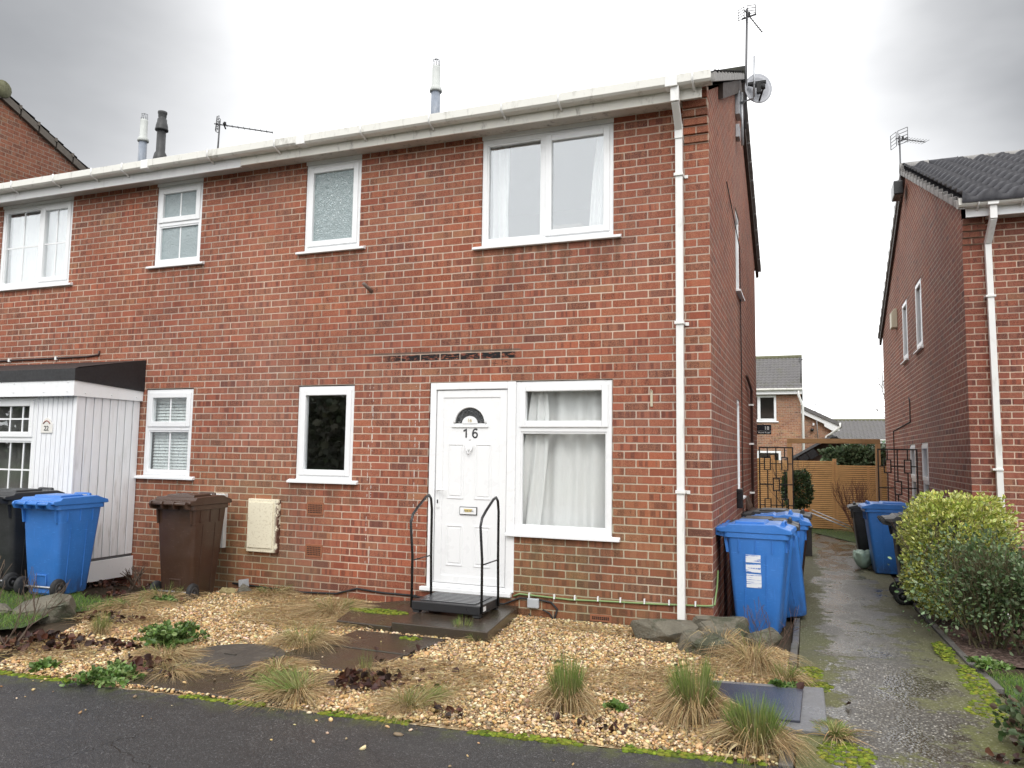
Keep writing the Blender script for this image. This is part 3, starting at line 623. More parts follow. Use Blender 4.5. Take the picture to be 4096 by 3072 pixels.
    st=MB(FR); st.prism([(cx-.045,.985),(cx+.05,.985),(cx+.035,.955),(cx-.03,.952)],'n',.0003,.0015); st.build('sticker',plain('yellow_sticker',(.62,.50,.22),.6),lpo,root=R)
    text('JUNK MAIL',.022,(cx+.01,.0022,.965),FR,NUM,'sticker_text',lpo,R,depth=.001,bold=0)
    hd=MB(FR); hd.box(-2.712,-2.68,-.009,.002,.985,1.21); hd.tube([(-2.696,.0,1.165),(-2.696,.035,1.165),(-2.60,.04,1.165)],.009,8); hd.build('door_handle',UPD,door,root=R,bevel=.004)
    MB(FR).box(-2.703,-2.689,.002,.004,1.03,1.065).build('keyhole',BLK,door,root=R)
    return H
house16()
def house22():
    R=(-7.7,0,0); H=empty('terraced_house',R,'red brick mid terrace house with a white boarded porch and number 22','house')
    ops=[(-9.35,-8.04,3.61,4.79),(-6.62,-5.91,3.72,4.79),(-6.62,-5.90,1.195,2.25)]
    mb=MB(FR); wall_cells(mb,-12,XP,-.3,4.80,ops,.07); mb.T=I3
    mb.quad((-12,D,-.5),(XP,D,-.5),(XP,D,4.86),(-12,D,4.86)); mb.quad((XP-.01,.12,-.5),(XP-.01,D,-.5),(XP-.01,D,4.86),(XP-.01,.12,4.86),1)
    mb.quad((-12,0,-.5),(-12,D,-.5),(-12,D,4.86),(-12,0,4.86),1); mb.build('wall',[B22,ROOM],H,root=R,closed=False)
    for (za,zb) in ((2.48,2.52),(4.80,4.82),(.0,.04)): MB().box(-11.9,XP-.02,.13,D-.02,za,zb).build('floor',ROOM,H,root=R)
    MB().box(-11.9,XP-.02,2.6,2.7,.05,4.79).build('inner_wall',ROOM,H,root=R)
    tile_roof('roof',H,R,-12,XP,-.255,4.922,3.6,6.80,TILE,h=.034,lift=.014); tile_roof('roof',H,R,-12,XP,7.3,4.925,3.6,6.80,TILE)
    MB().tube([(-12,3.6,6.80),(XP,3.6,6.80)],.11,10).build('ridge',TILE,H,root=R)
    MB().add([(-12,-.2,4.86),(XP,-.2,4.86),(XP,3.6,6.72),(-12,3.6,6.72),(-12,7.2,4.86),(XP,7.2,4.86)],[(0,1,2,3),(3,2,5,4)]).build('underlay',DARK,H,root=R,closed=False)
    FW=plain('fascia_white',(.66,.66,.66),.5,var=.06,dirt=(.3,.28,.25),dirt_amt=.3); SW=plain('soffit_white',(.5,.48,.45),.7,var=.1)
    fb=MB(FR)
    for a,b in ((-12,-9.0),(-9.0,-6.2),(-6.2,XP)): fb.box(a+.001,b-.001,.198,.221,4.745,4.955)
    fb.build('fascia',FW,H,root=R,bevel=.002)
    sb=MB(FR); sb.box(-12,XP-.002,.001,.197,4.782,4.80); sb.build('soffit',SW,H,root=R)
    gutter_run(H,R,-12,XP,[-8.75,-8.0,-7.35,-6.85,-5.55],[-6.5])
    window(H,R,FR,-9.35,-8.04,3.65,4.745,[(-9.35,-8.62,3.65,4.745,'fixed'),(-8.62,-8.04,3.65,4.745,'sash')],gl=GLASS_HI,bars=((.5,),(.5,)))
    window(H,R,FR,-6.62,-5.91,3.765,4.745,[(-6.62,-5.91,3.765,4.27,'fixed'),(-6.62,-5.91,4.27,4.745,'sash')],gl=OBS2,bars=((.5,),()))
    window(H,R,FR,-6.62,-5.90,1.225,2.24,[(-6.62,-5.90,1.225,1.78,'fixed'),(-6.62,-5.90,1.78,2.24,'sash')],gl=GLASS_LO,bars=((.5,),()))
    for a,b in ((-9.352,-8.038),(-6.622,-5.908)): MB(FR).box(a,b,-.05,.004,4.745,4.781).build('head_trim',UP,H,root=R,bevel=.002)
    v=MB(FR); v.box(-5.71,-5.33,-.01,.05,.44,1.04); v.build('meter_box',plain('old_white_box',(.68,.68,.66),.5,dirt=(.2,.18,.15),dirt_amt=.5),H,root=R,bevel=.005)
    # ---- boarded porch (fixed to the house)
    px,py=-6.70,-.86
    b=MB()
    y=py; i=0
    while y<-.03:
        w_=.107; b.box(px-.02,px,y+.006,min(y+w_-.006,-.004),.30,2.16); y+=w_; i+=1
    x=px
    while x>-7.32:
        b.box(max(x-.075,-7.33)+.004,x-.004,py,py+.02,.12,2.16); x-=.075
    porch=b.build('porch',BOARD,H,root=R,bevel=.003)
    bk=MB(); bk.box(px-.05,px-.021,py+.03,-.002,.13,2.2); bk.box(-7.33,px-.06,py+.021,py+.05,.13,2.2); bk.build('porch_backing',plain('porch_groove',(.16,.16,.165),.8),porch,root=R)
    bb=MB(); bb.box(px-.001,px+.018,py+.0,-.004,.045,.27); bb.box(px-.03,px+.012,py-.02,py-.002,.27,2.16); bb.build('porch_board',UP,porch,root=R,bevel=.003)
    fb=MB(); fb.box(-9.6,px+.035,py-.085,py-.06,2.10,2.285); fb.box(px+.01,px+.035,py-.059,-.003,2.10,2.285); fo=fb.build('porch_fascia',UP,porch,root=R,bevel=.003)
    ft=MB(); ft.add([(-9.6,py-.095,2.27),(px+.05,py-.095,2.27),(px+.05,-.002,2.215),(px+.05,-.002,2.60),(px+.05,py-.05,2.42),(px+.05,py-.095,2.40),(-9.6,py-.095,2.40),(-9.6,-.002,2.60)],
       [(0,1,5,6),(1,2,3,4,5),(6,5,4,3,7)]); ft.build('porch_roof',FELT,porch,root=R,closed=False)
    rv=MB()
    for (x,z) in ((-6.76,2.25),(-6.76,2.15),(-7.12,2.25),(-7.12,2.15),(-7.6,2.25),(-7.6,2.15)): rv.lathe([(.001,py-.092),(.008,py-.09),(.008,py-.084)],(x,0,z),8,'y')
    for (yy,z) in ((-.8,2.14),(-.45,2.14),(-.1,2.14)): rv.lathe([(.008,px+.034),(.008,px+.041),(.001,px+.043)],(0,yy,z),8,'x')
    rv.build('rivet',UP,porch,root=R)
    T=YF(py)
    window(H,R,T,-8.9,-7.34,.9,2.10,[(-8.9,-7.34,.9,1.63,'fixed'),(-8.9,-7.34,1.63,2.10,'sash')],gl=GLASS_LO,bars=((.25,.5,.75,.9),(.5,)),n=.0,sill=(.02,.04,.04))
    bk=MB(); bk.box(-8.9,-7.34,py+.03,py+.06,.1,.86); bk.box(-8.95,-8.9,py,-.004,.1,2.2); bk.build('porch_dwarf_wall',B22,porch,root=R)
    # number plaque
    PL=plain('plaque',(.72,.70,.66),.5); pl=MB(T)
    pl.prism([(-7.225,1.695),(-7.05,1.695),(-7.05,1.80),(-7.075,1.815),(-7.10,1.85),(-7.137,1.865),(-7.175,1.85),(-7.20,1.815),(-7.225,1.80)],'n',.001,.012); po=pl.build('number_plaque',PL,H,root=R,bevel=.003)
    text('22',.075,(-7.137,.014,1.745),T,plain('numeral_dark',(.03,.03,.033),.5),'numeral',po,R,bold=0)
    orn=MB(T); orn.tube([(-7.19,.014,1.80),(-7.16,.014,1.825),(-7.137,.014,1.832),(-7.114,.014,1.825),(-7.085,.014,1.80)],.006,6); orn.build('plaque_ornament',plain('ornament_red',(.35,.14,.12),.6),po,root=R)
    return H
house22()
# ================= RIGHT HOUSE
def right_house():
    X0,Y0,Dr=2.54,3.05,9.8; R=(X0,Y0,gz(Y0)); H=empty('brick_house',R,'red brick house on the right with dark pantile roof and side gable facing the path','house')
    zb=-.4; ze=4.33; yr=Y0+Dr/2; x1=X0+9
    ms=MB(XL(X0)); ops=[(6.28,7.0,.1,1.79),(7.75,8.45,.1,1.78),(6.42,7.15,3.27,4.42),(8.25,8.98,3.30,4.43)]
    wall_cells(ms,Y0,Y0+Dr,zb,4.44,ops,.09,1); ms.add([(Y0,0,4.44),(Y0+Dr,0,4.44),(Y0+Dr,0,4.52),(yr,0,6.62),(Y0,0,4.52)],[(0,1,2,3,4)],1)
    mf=MB(YF(Y0)); wops=[(4.6,5.9,3.27,4.3),(4.4,6.2,.4,1.8)]; wall_cells(mf,X0,x1,zb,ze,wops,.07,0)
    for k in range(4):
        mf.box(X0+.0005,X0+.225,-.01,.02*(k+1),4.03+.075*k+.004,4.03+.075*k+.071)
    mf.v+=ms.v; b=len(mf.v)-len(ms.v); mf.f+=[tuple(b+i for i in q) for q in ms.f]; mf.mi+=ms.mi; mf.sm+=ms.sm
    mf.T=I3; mf.quad((X0,Y0+Dr,zb),(x1,Y0+Dr,zb),(x1,Y0+Dr,ze),(X0,Y0+Dr,ze)); mf.quad((x1,Y0,zb),(x1,Y0+Dr,zb),(x1,Y0+Dr,ze),(x1,Y0,ze))
    mf.build('wall',[BR,BRS],H,root=R,closed=False)
    MB().box(X0+.02,x1,Y0+.1,Y0+Dr-.02,ze-.02,ze).build('floor',ROOM,H,root=R)
    MB().box(X0+1.6,X0+1.7,Y0+.1,Y0+Dr-.1,zb,ze-.03).build('inner_wall',ROOM,H,root=R)
    MB().box(X0+.02,x1,Y0+.1,Y0+Dr-.02,1.95,2.0).build('floor',ROOM,H,root=R)
    T=tile_roof('roof',H,R,X0-.05,x1,Y0-.33,4.455,yr,6.72,TILER,lift=.062,roll=.30,gauge=.34,h=.070,offset=.1)
    tile_roof('roof',H,R,X0-.05,x1,Y0+Dr+.33,4.47,yr,6.72,TILER,lift=.062,roll=.30,gauge=.34,h=.070)
    for i in range(20):
        a=X0-.08+i*.46; mb=MB(); mb.lathe([(.10,a),(.105,a+.44),(.118,a+.455)],(0,yr,6.72),12,'x'); mb.build('ridge_tile',VERGE if i%4!=1 else TILER,H,root=R)
    MB().add([(X0,Y0-.2,4.40),(x1,Y0-.2,4.40),(x1,yr,6.62),(X0,yr,6.62),(X0,Y0+Dr+.2,4.4),(x1,Y0+Dr+.2,4.4)],[(0,1,2,3),(3,2,5,4)]).build('underlay',DARK,H,root=R,closed=False)
    v=MB(); cl=MB()
    for s in (0,1):
        ya,yb=(Y0-.31,yr) if s==0 else (Y0+Dr+.31,yr)
        for i in range(16):
            t0,t1=i/16+.003,(i+1)/16-.003; y0,y1=ya+(yb-ya)*t0,ya+(yb-ya)*t1; z0,z1=4.43+2.24*t0,4.43+2.24*t1
            v.add([(X0-.075,y0,z0-.06),(X0-.01,y0,z0-.06),(X0-.01,y1,z1-.06),(X0-.075,y1,z1-.06),(X0-.075,y0,z0+.045),(X0-.01,y0,z0+.06),(X0-.01,y1,z1+.02),(X0-.075,y1,z1+.01)],[(0,3,2,1),(4,5,6,7),(0,1,5,4),(1,2,6,5),(2,3,7,6),(3,0,4,7)])
            v.box(X0-.082,X0-.072,y0-.006,y0+.006,z0-.05,z0+.09)
    v.build('verge',VERGE,H,root=R,bevel=.004)
    DW=plain('dark_bargeboard',(.055,.038,.03),.7,var=.3); bg_=MB()
    ya,yb=Y0+Dr+.3,yr
    bg_.add([(X0-.05,ya,4.22),(X0-.002,ya,4.22),(X0-.002,yb,6.45),(X0-.05,yb,6.45),(X0-.05,ya,4.40),(X0-.002,ya,4.40),(X0-.002,yb,6.64),(X0-.05,yb,6.64)],[(0,3,2,1),(4,5,6,7),(0,1,5,4),(1,2,6,5),(2,3,7,6),(3,0,4,7)])
    bg_.build('bargeboard',DW,H,root=R)
    T=YF(Y0)
    fb=MB(T); fb.box(X0+.01,x1,.198,.221,4.30,4.47); fb.build('fascia',UP,H,root=R,bevel=.002)
    MB(T).box(X0+.23,x1,.001,.197,4.315,4.33).build('soffit',plain('soffit_white',(.5,.48,.45),.7,var=.1),H,root=R)
    gutter_run(H,R,X0-.08,x1,[X0+.12,X0+.55,X0+1.4],[X0+.26],T=T,z=4.40)
    dp=MB(T); hs=.046; x=X0+.245
    dp.tube([(x+.02,.28,4.41),(x+.02,.28,4.24)],hs*1.1,4,sq=True); dp.tube([(x+.02,.278,4.25),(x,.075,4.03)],hs,4,sq=True); dp.tube([(x,.055,4.06),(x+.03,.055,-.2)],hs,4,sq=True)
    p=dp.build('drainpipe',PVCW,H,root=R,bevel=.004)
    for z in (3.4,1.43): MB(T).box(x-.05,x+.055,0,.102,z-.012,z+.012).build('pipe_clip',PVCW,p,root=R,bevel=.003)
    for i,(a,b,c,d) in enumerate(ops):
        gf=c<1; m=1.17 if gf else None
        pn=[(a,b,c+.0,m,'fixed'),(a,b,m,d,'sash')] if m else [(a,b,c+.03,d,'sash')]
        window(H,R,XL(X0),a,b,c+(.0 if gf else .03),d,pn,sill=None if gf else (.05,.04,.05),gl=GLASS)
    for (a,b,c,d) in wops: window(H,R,T,a,b,c+.03,d,[((a+b)/2,b,c+.03,d,'sash'),(a,(a+b)/2,c+.03,d,'fixed')],gl=GLASS)
    # alarm box and flood light under the rear verge
    mb=MB(XL(X0)); mb.prism([(.0,4.12),(.11,4.12),(.11,4.42),(.05,4.50),(0,4.50)],'u',9.75,10.05); mb.build('alarm_box',plain('cream_plastic',(.60,.56,.42),.5),H,root=R,bevel=.01)
    mb=MB(XL(X0)); mb.box(yr-.35,yr+.1,.06,.22,6.15,6.4); mb.build('flood_light',BLK,H,root=R,bevel=.02)
    mb=MB(XL(X0)); mb.tube([(8.35,.008,2.62),(8.2,.008,2.55),(8.22,.008,2.2),(8.2,.008,2.18),(11.0,.008,2.10),(11.02,.008,1.2),(11.0,.008,.4)],.011,5); mb.build('cable',RUBB,H,root=R)
    ac=mk_cloth
    return H
n=NT('roof_tile_pantile'); p=n.pos(); o=n.xyz(p)
a=n.noise(p,4,5,.65); c=n.mix(a,(.030,.030,.036),(.075,.075,.085)); c=n.mix(n.mr(n.noise(p,26,3,.7),.56,.7,0,.5),c,(.015,.015,.015)); n.bump(n.noise(p,80,3),.003); TILER=n.fin(c,.5,0,.35)
right_house()

# ================= LEFT TALLER GABLE
def left_gable():
    X1=-12.0; R=(X1,1.6,0); H=empty('terraced_house',R,'taller neighbouring brick house at far left with a mossy ridge and its gable showing','house')
    ms=MB(SX); ms.T=lambda u,n_,z:(X1+n_,u,z)
    y0,yr,y1=-.35,1.62,6.4; zr=7.62; zb=5.45
    zf=6.72; ms.add([(y0,0,-.2),(y1,0,-.2),(y1,0,zb-.08),(yr,0,zr-.12),(y0,0,zf-.08)],[(0,1,2,3,4)])
    ms.T=I3; ms.quad((X1,y0,-.2),(X1-8,y0,-.2),(X1-8,y0,zf),(X1,y0,zf)); ms.quad((X1,y1,-.2),(X1-8,y1,-.2),(X1-8,y1,zb),(X1,y1,zb)); ms.build('wall',BL,H,root=R,closed=False)
    tile_roof('roof',H,R,X1-8,X1+.06,y0-.2,zf-.05,yr,zr,TILE); tile_roof('roof',H,R,X1-8,X1+.06,y1+.2,zb-.05,yr,zr,TILE)
    MS=plain('mossy_ridge',(.13,.13,.075),.9,var=.4,scale=14,dirt=(.05,.05,.02),dirt_amt=.7,bump=.01)
    MB().lathe([(.15,-8),(.15,.09),(.02,.1)],(X1,yr,zr-.0),14,'x').build('ridge',MS,H,root=R)
    v=MB(); cl=MB()
    for i in range(14):
        t0,t1=i/14+.003,(i+1)/14-.003
        for s in (0,1):
            ya=y1+.15 if s else y0-.15; zz=zb if s else zf; a=ya+(yr-ya)*t0; b=ya+(yr-ya)*t1; za=zz-.08+(zr-zz+.02)*t0; zc=zz-.08+(zr-zz+.02)*t1
            v.add([(X1+.005,a,za-.10),(X1+.07,a,za-.10),(X1+.07,b,zc-.10),(X1+.005,b,zc-.10),(X1+.005,a,za+.03),(X1+.07,a,za+.03),(X1+.07,b,zc+.03),(X1+.005,b,zc+.03)],[(0,3,2,1),(4,5,6,7),(0,1,5,4),(1,2,6,5),(2,3,7,6),(3,0,4,7)])
            v.box(X1+.06,X1+.085,a-.02,a+.02,za+.0,za+.07)
    v.build('verge',plain('dark_verge',(.11,.095,.08),.8,var=.3,scale=20),H,root=R)
left_gable()

# ================= FAR HOUSES BEHIND THE FENCE
def far_house(name,label,x0,x1,y0,dep,zb,ze,yr,zr,wins=(),gable=None,roll=.17,label_cat='house',pipe=None,tile=None,hi=.03):
    R=((x0+x1)/2,y0,zb); H=empty(name,R,label,label_cat); tile=tile or TILEB
    mb=MB(YF(y0)); wall_cells(mb,x0,x1,zb,ze,[w_[:4] for w_ in wins],.07); mb.T=I3
    y1=y0+dep
    mb.add([(x1,y0,zb),(x1,y1,zb),(x1,y1,ze),(x1,yr,zr-.15),(x1,y0,ze)],[(0,1,2,3,4)],1); mb.add([(x0,y0,zb),(x0,y1,zb),(x0,y1,ze),(x0,yr,zr-.15),(x0,y0,ze)],[(0,1,2,3,4)],1); mb.quad((x0,y1,zb),(x1,y1,zb),(x1,y1,ze),(x0,y1,ze))
    mb.build('wall',[BB,BBY],H,root=R,closed=False)
    MB().box(x0+.1,x1-.1,y0+1.5,y0+1.6,zb,ze-.05).build('inner_wall',ROOM,H,root=R)
    for ya in (y0-.3,y1+.3): tile_roof('roof',H,R,x0-.1,x1+.1,ya,ze+.12,yr,zr,tile,roll=roll,gauge=.33,h=hi,ns=6)
    MS=plain('mossy_ridge',(.13,.13,.075),.9,var=.4,scale=14)
    MB().lathe([(.13,x0-.1),(.13,x1+.1)],(0,yr,zr),10,'x').build('ridge',MS,H,root=R)
    T=YF(y0); fb=MB(T); fb.box(x0-.08,x1+.08,.22,.25,ze-.10,ze+.14); fb.box(x0-.08,x1+.08,.0,.22,ze-.10,ze-.07); fb.build('fascia',UP,H,root=R)
    g=MB(T); g.tube([(x0-.1,.32,ze+.10),(x1+.1,.32,ze+.10)],.055,6); g.build('gutter',GUT,H,root=R)
    for w_ in wins:
        a,b,c,d=w_[:4]; m=(a+b)/2-.05
        window(H,R,T,a,b,c+.05,d,[(a,m,c+.05,d,'fixed'),(m,b,c+.05,d,'sash')],sill=(.08,.06,.05),gl=GLASS)
    return H,R,T
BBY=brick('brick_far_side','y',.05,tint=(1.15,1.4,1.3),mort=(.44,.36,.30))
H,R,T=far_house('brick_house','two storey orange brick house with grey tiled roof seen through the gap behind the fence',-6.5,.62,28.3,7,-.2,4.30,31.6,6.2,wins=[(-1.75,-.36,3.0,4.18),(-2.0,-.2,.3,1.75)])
p=MB(T); p.tube([(.56,.28,4.35),(.56,.28,4.15),(.72,.12,3.7),(.72,.1,-.2)],.055,6); p.build('drainpipe',PVCW,H,root=R)
# second house: its gable slopes down to the right
def far2():
    y0=37; R=(1.2,y0,-.2); H=empty('brick_house',R,'low brick house with white-edged sloping roof line behind the first far house','house')
    mb=MB(YF(y0)); mb.add([(-3,0,-.2),(2.12,0,-.2),(2.12,0,3.10),(-3,0,5.65)],[(0,1,2,3)]); mb.T=I3; mb.quad((2.12,y0,-.2),(2.12,y0+9,-.2),(2.12,y0+9,3.1),(2.12,y0,3.1)); mb.quad((-3,y0,-.2),(-3,y0+9,-.2),(-3,y0+9,5.6),(-3,y0,5.6)); mb.build('wall',[BB],H,root=R,closed=False)
    fb=MB(YF(y0)); fb.add([(-3,.0,5.62),(-3,.22,5.62),(2.5,.22,2.88),(2.5,.0,2.88),(-3,.0,5.86),(-3,.22,5.86),(2.5,.22,3.12),(2.5,0,3.12)],[(0,1,2,3),(4,7,6,5),(0,4,5,1),(1,5,6,2),(2,6,7,3),(3,7,4,0)]); fb.add([(1.75,.23,3.12),(2.12,.23,2.9),(2.5,.23,2.88),(2.5,.23,3.1),(1.75,.23,3.5)],[(0,1,2,3,4)]); fb.build('bargeboard',UP,H,root=R)
    rf=MB(YF(y0)); rf.add([(-3,.30,5.87),(2.62,.30,3.07),(2.62,-9,3.07),(-3,-9,5.87),(-3,.30,6.07),(2.62,.30,3.27),(2.62,-9,3.27),(-3,-9,6.07)],[(0,1,2,3),(4,7,6,5),(0,4,5,1),(1,5,6,2),(2,6,7,3),(3,7,4,0)]); rf.build('roof',TILEB,H,root=R)
    p=MB(YF(y0)); p.tube([(2.52,.30,3.3),(2.52,.30,3.1),(2.05,.12,2.72),(1.83,.1,2.6),(1.83,.1,-.2)],.06,6); p.build('drainpipe',PVCW,H,root=R)
    l=MB(YF(y0)); l.box(1.18,1.27,.0,.1,3.17,3.30); l.build('security_light',UP,H,root=R); l=MB(YF(y0)); l.lathe([(.02,.0),(.09,.05),(.09,.16),(.02,.18)],(1.15,0,2.93),10,'y'); l.build('wall_speaker',BLK,H,root=R)
    a=empty('tv_aerial',(1.45,36.8,2.2),'tall thin grey aerial mast on the gable of the low brick house','aerial'); m=MB(); m.tube([(0,0,-.2),(-.1,0,2.1)],.022,5); m.tube([(-.1,0,2.1),(-.12,0,2.7)],.012,4); m.build('mast',STEEL,a)
    m=MB()
    for z,w_ in ((2.1,.35),(1.9,.28),(1.75,.36),(1.6,.34)): m.tube([(-.1-w_,0,z),(-.1+w_,0,z)],.010,4)
    m.build('element',STEEL,a)
far2()
far_house('bungalow','distant grey roofed bungalow beyond the shed, partly behind the right house',2.6,14,50,8,-.2,2.55,54,4.15,wins=[(5.0,6.3,1.5,2.35)],roll=.26,hi=.05)

# ================= FENCE, SHED, TIMBER FRAME, TRELLISES
def fence():
    y=13.0; z0=gz(y); seg=((-.9,.02,1.50),(.02,1.43,1.43),(1.43,2.9,1.34))
    for si,(a,b,zt) in enumerate(seg):
        lab=('leftmost slatted timber fence panel behind the left trellis','middle slatted timber fence panel below the shed','right slatted timber fence panel behind the leafless shrub')[si]
        r=empty('fence_panel',((a+b)/2,y,z0),lab,'fence',group='slatted timber fence panels'); RR=((a+b)/2,y,z0)
        mb=MB(); z=z0+.03; random.seed(si+3)
        while z<zt-.03:
            h=.036; mb.box(a+.006,b-.006,y-.012+random.uniform(-.004,.004),y+.012,z,z+h); z+=.0475
        mb.build('slats',TIMB,r,root=RR)
        bk=MB()
        for x in (a+.03,(a+b)/2,b-.03): bk.box(x-.03,x+.03,y+.013,y+.05,z0,zt)
        bk.build('batten',TIMG,r,root=RR)
        pp=MB(); pp.box(b-.045,b+.045,y+.052,y+.14,z0,zt+.06); pp.build('post',TIMG,r,root=RR)
        bkk=MB(); bkk.box(a,b,y+.15,y+.16,z0,zt-.05); bkk.build('backing_board',plain('dark_backing',(.035,.035,.025),.9,var=.3),r,root=RR)
fence()
def shed():
    y=14.2; R=(1.4,y,gz(y)); H=empty('garden_shed',R,'old dark felted garden shed overgrown with ivy behind the slatted fence','shed')
    z0=gz(y); a,b=.25,2.75; zt=1.45; xp,zp=1.42,2.03
    w_=MB(); w_.add([(a,y,z0),(b,y,z0),(b,y,zt),(xp,y,zp-.05),(a,y,zt)],[(0,1,2,3,4)]); w_.box(a,b,y+.01,y+2,z0,zt); w_.build('wall',mk_wood('shed_boards',(.17,.11,.085),axis='x'),H,root=R,closed=False)
    f=plain('shed_felt',(.12,.125,.13),.7,var=.3,scale=8)
    s=MB(); s.add([(.30,y-.35,1.36),(xp,y-.35,zp),(xp,y+2,zp),(.30,y+2,1.36),(.30,y-.35,1.43),(xp,y-.35,zp+.07),(xp,y+2,zp+.07),(.30,y+2,1.43)],[(0,1,2,3),(4,7,6,5),(0,4,5,1),(1,5,6,2),(2,6,7,3),(3,7,4,0)])
    s.add([(xp,y-.3,zp),(2.9,y-.3,1.30),(2.9,y+2,1.30),(xp,y+2,zp),(xp,y-.3,zp+.06),(2.9,y-.3,1.36),(2.9,y+2,1.36),(xp,y+2,zp+.06)],[(0,1,2,3),(4,7,6,5),(0,4,5,1),(1,5,6,2),(2,6,7,3),(3,7,4,0)]); s.build('roof',f,H,root=R)
    t=MB(); random.seed(2)
    for (x,z,w2,h2) in ((.72,1.48,.28,.16),(.95,1.6,.22,.2),(1.5,1.95,.16,.16),(.55,1.42,.2,.12),(2.1,1.72,.35,.08)):
        c,s_=math.cos(.6),math.sin(.6); pts=[(x+dx*c-dz*s_,z+dx*s_*.9+dz*c) for dx,dz in ((-w2/2,-h2/2),(w2/2,-h2/2),(w2/2,h2/2),(-w2/2,h2/2))]; t.prism(pts,'n',y-.40,y-.37)
    t.build('torn_felt',FELT,H,root=R)
shed()
def timber_frame():
    y=8.35; z0=gz(y); R=(1.2,y,z0); H=empty('timber_frame',R,'plain timber gate frame with two posts and a top beam across the path','timber frame')
    for x in (.50,2.01): MB().box(x-.042,x+.042,y,y+.10,z0,1.785).build('post',TIMG,H,root=R,bevel=.004)
    MB().box(.458,2.052,y-.001,y+.10,1.787,1.875).build('beam',mk_wood('beam_timber',(.40,.235,.11)),H,root=R,bevel=.004)
timber_frame()
def trellis(x0,x1,y,zt,label):
    R=((x0+x1)/2,y,gz(y)); H=empty('metal_trellis',R,label,'metal trellis',group='black metal trellis panels'); W=x1-x0; zb=gz(y)+.02; 
    fr=MB(); t=.011
    fr.box(x0,x0+.022,y-t,y+t,zb,zt); fr.box(x1-.022,x1,y-t,y+t,zb,zt); fr.box(x0+.022,x1-.022,y-t,y+t,zt-.022,zt); fr.box(x0+.022,x1-.022,y-t,y+t,zb,zb+.022)
    fr.build('frame',BLK,H,root=R)
    hb=MB(); vb=MB(); rect=MB(); cx=[x0+W*.25,x0+W*.5,x0+W*.75]; hz=.355
    zs=[zt-.29,zt-.29-hz,zt-.29-2*hz,zt-.29-3*hz,zt-.29-4*hz]
    rects=[]
    for i,z in enumerate(zs):
        if z<zb+.1: break
        for k in ((0,2) if i%2==0 else (1,)): rects.append((cx[k],z))
    for cxx,z in rects:
        rect=MB(); ring(rect,cxx-.058,cxx+.058,z-.115,z+.115,.018,y-.014,y+.014); rect.build('rectangle_ornament',BLK,H,root=R)
    for z in zs:
        if z<zb+.1: break
        xs=[x0+.022,x1-.022]; row=[c_ for c_,zz in rects if zz==z]; pts=[x0+.022]
        for c_ in row: pts+=[c_-.058,c_+.058]
        pts.append(x1-.022)
        for a,b in zip(pts[::2],pts[1::2]): hb=MB(); hb.box(a,b,y-.009,y+.009,z-.009,z+.009); hb.build('horizontal_bar',BLK,H,root=R)
    for c_ in cx:
        col=sorted([z for cc,z in rects if cc==c_],reverse=True); pts=[zt-.022]
        for z in col: pts+=[z+.115,z-.115]
        pts.append(zb+.022)
        for a,b in zip(pts[::2],pts[1::2]): vb=MB(); vb.box(c_-.009,c_+.009,y-.0095,y+.0095,b,a); vb.build('vertical_bar',BLK,H,root=R)
trellis(.02,.585,7.05,1.70,'black metal trellis panel fixed at the rear corner of the numbered house')
trellis(1.90,2.50,7.15,1.69,'black metal trellis panel standing against the right house wall')
def sign18():
    y=7.0; R=(.11,y,2.0); H=empty('house_sign',R,'small black hanging sign reading 18 Vestry Road on the rear corner','sign')
    m=plain('sign_black',(.01,.01,.014),.25); b=MB(); b.box(-.01,.235,y-.008,y+.008,1.915,2.085); b.build('board',m,H,root=R,bevel=.003)
    W_=plain('sign_white',(.75,.75,.73),.5); T=YF(y)
    text('18',.085,(.16,.0095,2.02),T,W_,'number',H,R,depth=.002); text('Vestry Road',.040,(.115,.0095,1.947),T,W_,'street_name',H,R,depth=.002)
    k=MB(); k.box(-.01,.235,y-.0095,y-.0085,1.973,1.975); k.build('rule_line',W_,H,root=R)
    c=MB(); c.tube([(.0,y,2.13),(.11,y,2.087)],.004,5); c.tube([(.0,y,2.1),(.0,y,2.0)],.006,5); c.build('bracket',BLK,H,root=R)
sign18()
# ================= ROOF FITTINGS
def flue(x,y,label,z0,mat1,mat2,grp):
    r=empty('boiler_flue',(x,y,z0),label,'flue',group=grp)
    MB().lathe([(.058,-.5),(.058,.28)],k=16).build('lower_pipe',mat2,r)
    MB().lathe([(.060,.265),(.079,.272),(.079,.295),(.066,.335),(.053,.345),(.053,.585),(.048,.61)],k=18).build('upper_sleeve',mat1,r)
    g=MB()
    for i in range(12):
        t=2*math.pi*i/12; g.tube([(.047*math.cos(t),.047*math.sin(t),.60),(.044*math.cos(t),.044*math.sin(t),.695),(.0,.0,.705)],.0035,4)
    g.tube([(.045*math.cos(t),.045*math.sin(t),.69) for t in np.linspace(0,2*math.pi,14)],.0035,4,cap=False); g.build('wire_guard',STEEL,r)
FL1=plain('flue_pale',(.50,.52,.50),.6,var=.15,scale=14); FL2=plain('flue_bluegrey',(.23,.26,.31),.5,var=.25,scale=20,dirt=(.5,.5,.5),dirt_amt=.4)
flue(-3.50,1.32,'grey and white roof flue above the upper windows of the end house',5.58+.22,FL1,FL2,'pale roof flues with wire guards')
flue(-8.33,1.30,'grey and white roof flue beside the black flue on the left',5.58+.22,FL1,FL2,'pale roof flues with wire guards')
r=empty('boiler_flue',(-7.98,1.3,5.70),'black balanced flue terminal standing next to a pale one','flue')
BF=plain('flue_black',(.035,.036,.037),.5,var=.3)
MB().lathe([(.10,-.3),(.10,.05),(.085,.13),(.063,.17),(.063,.49)],k=18).build('lower_pipe',BF,r)
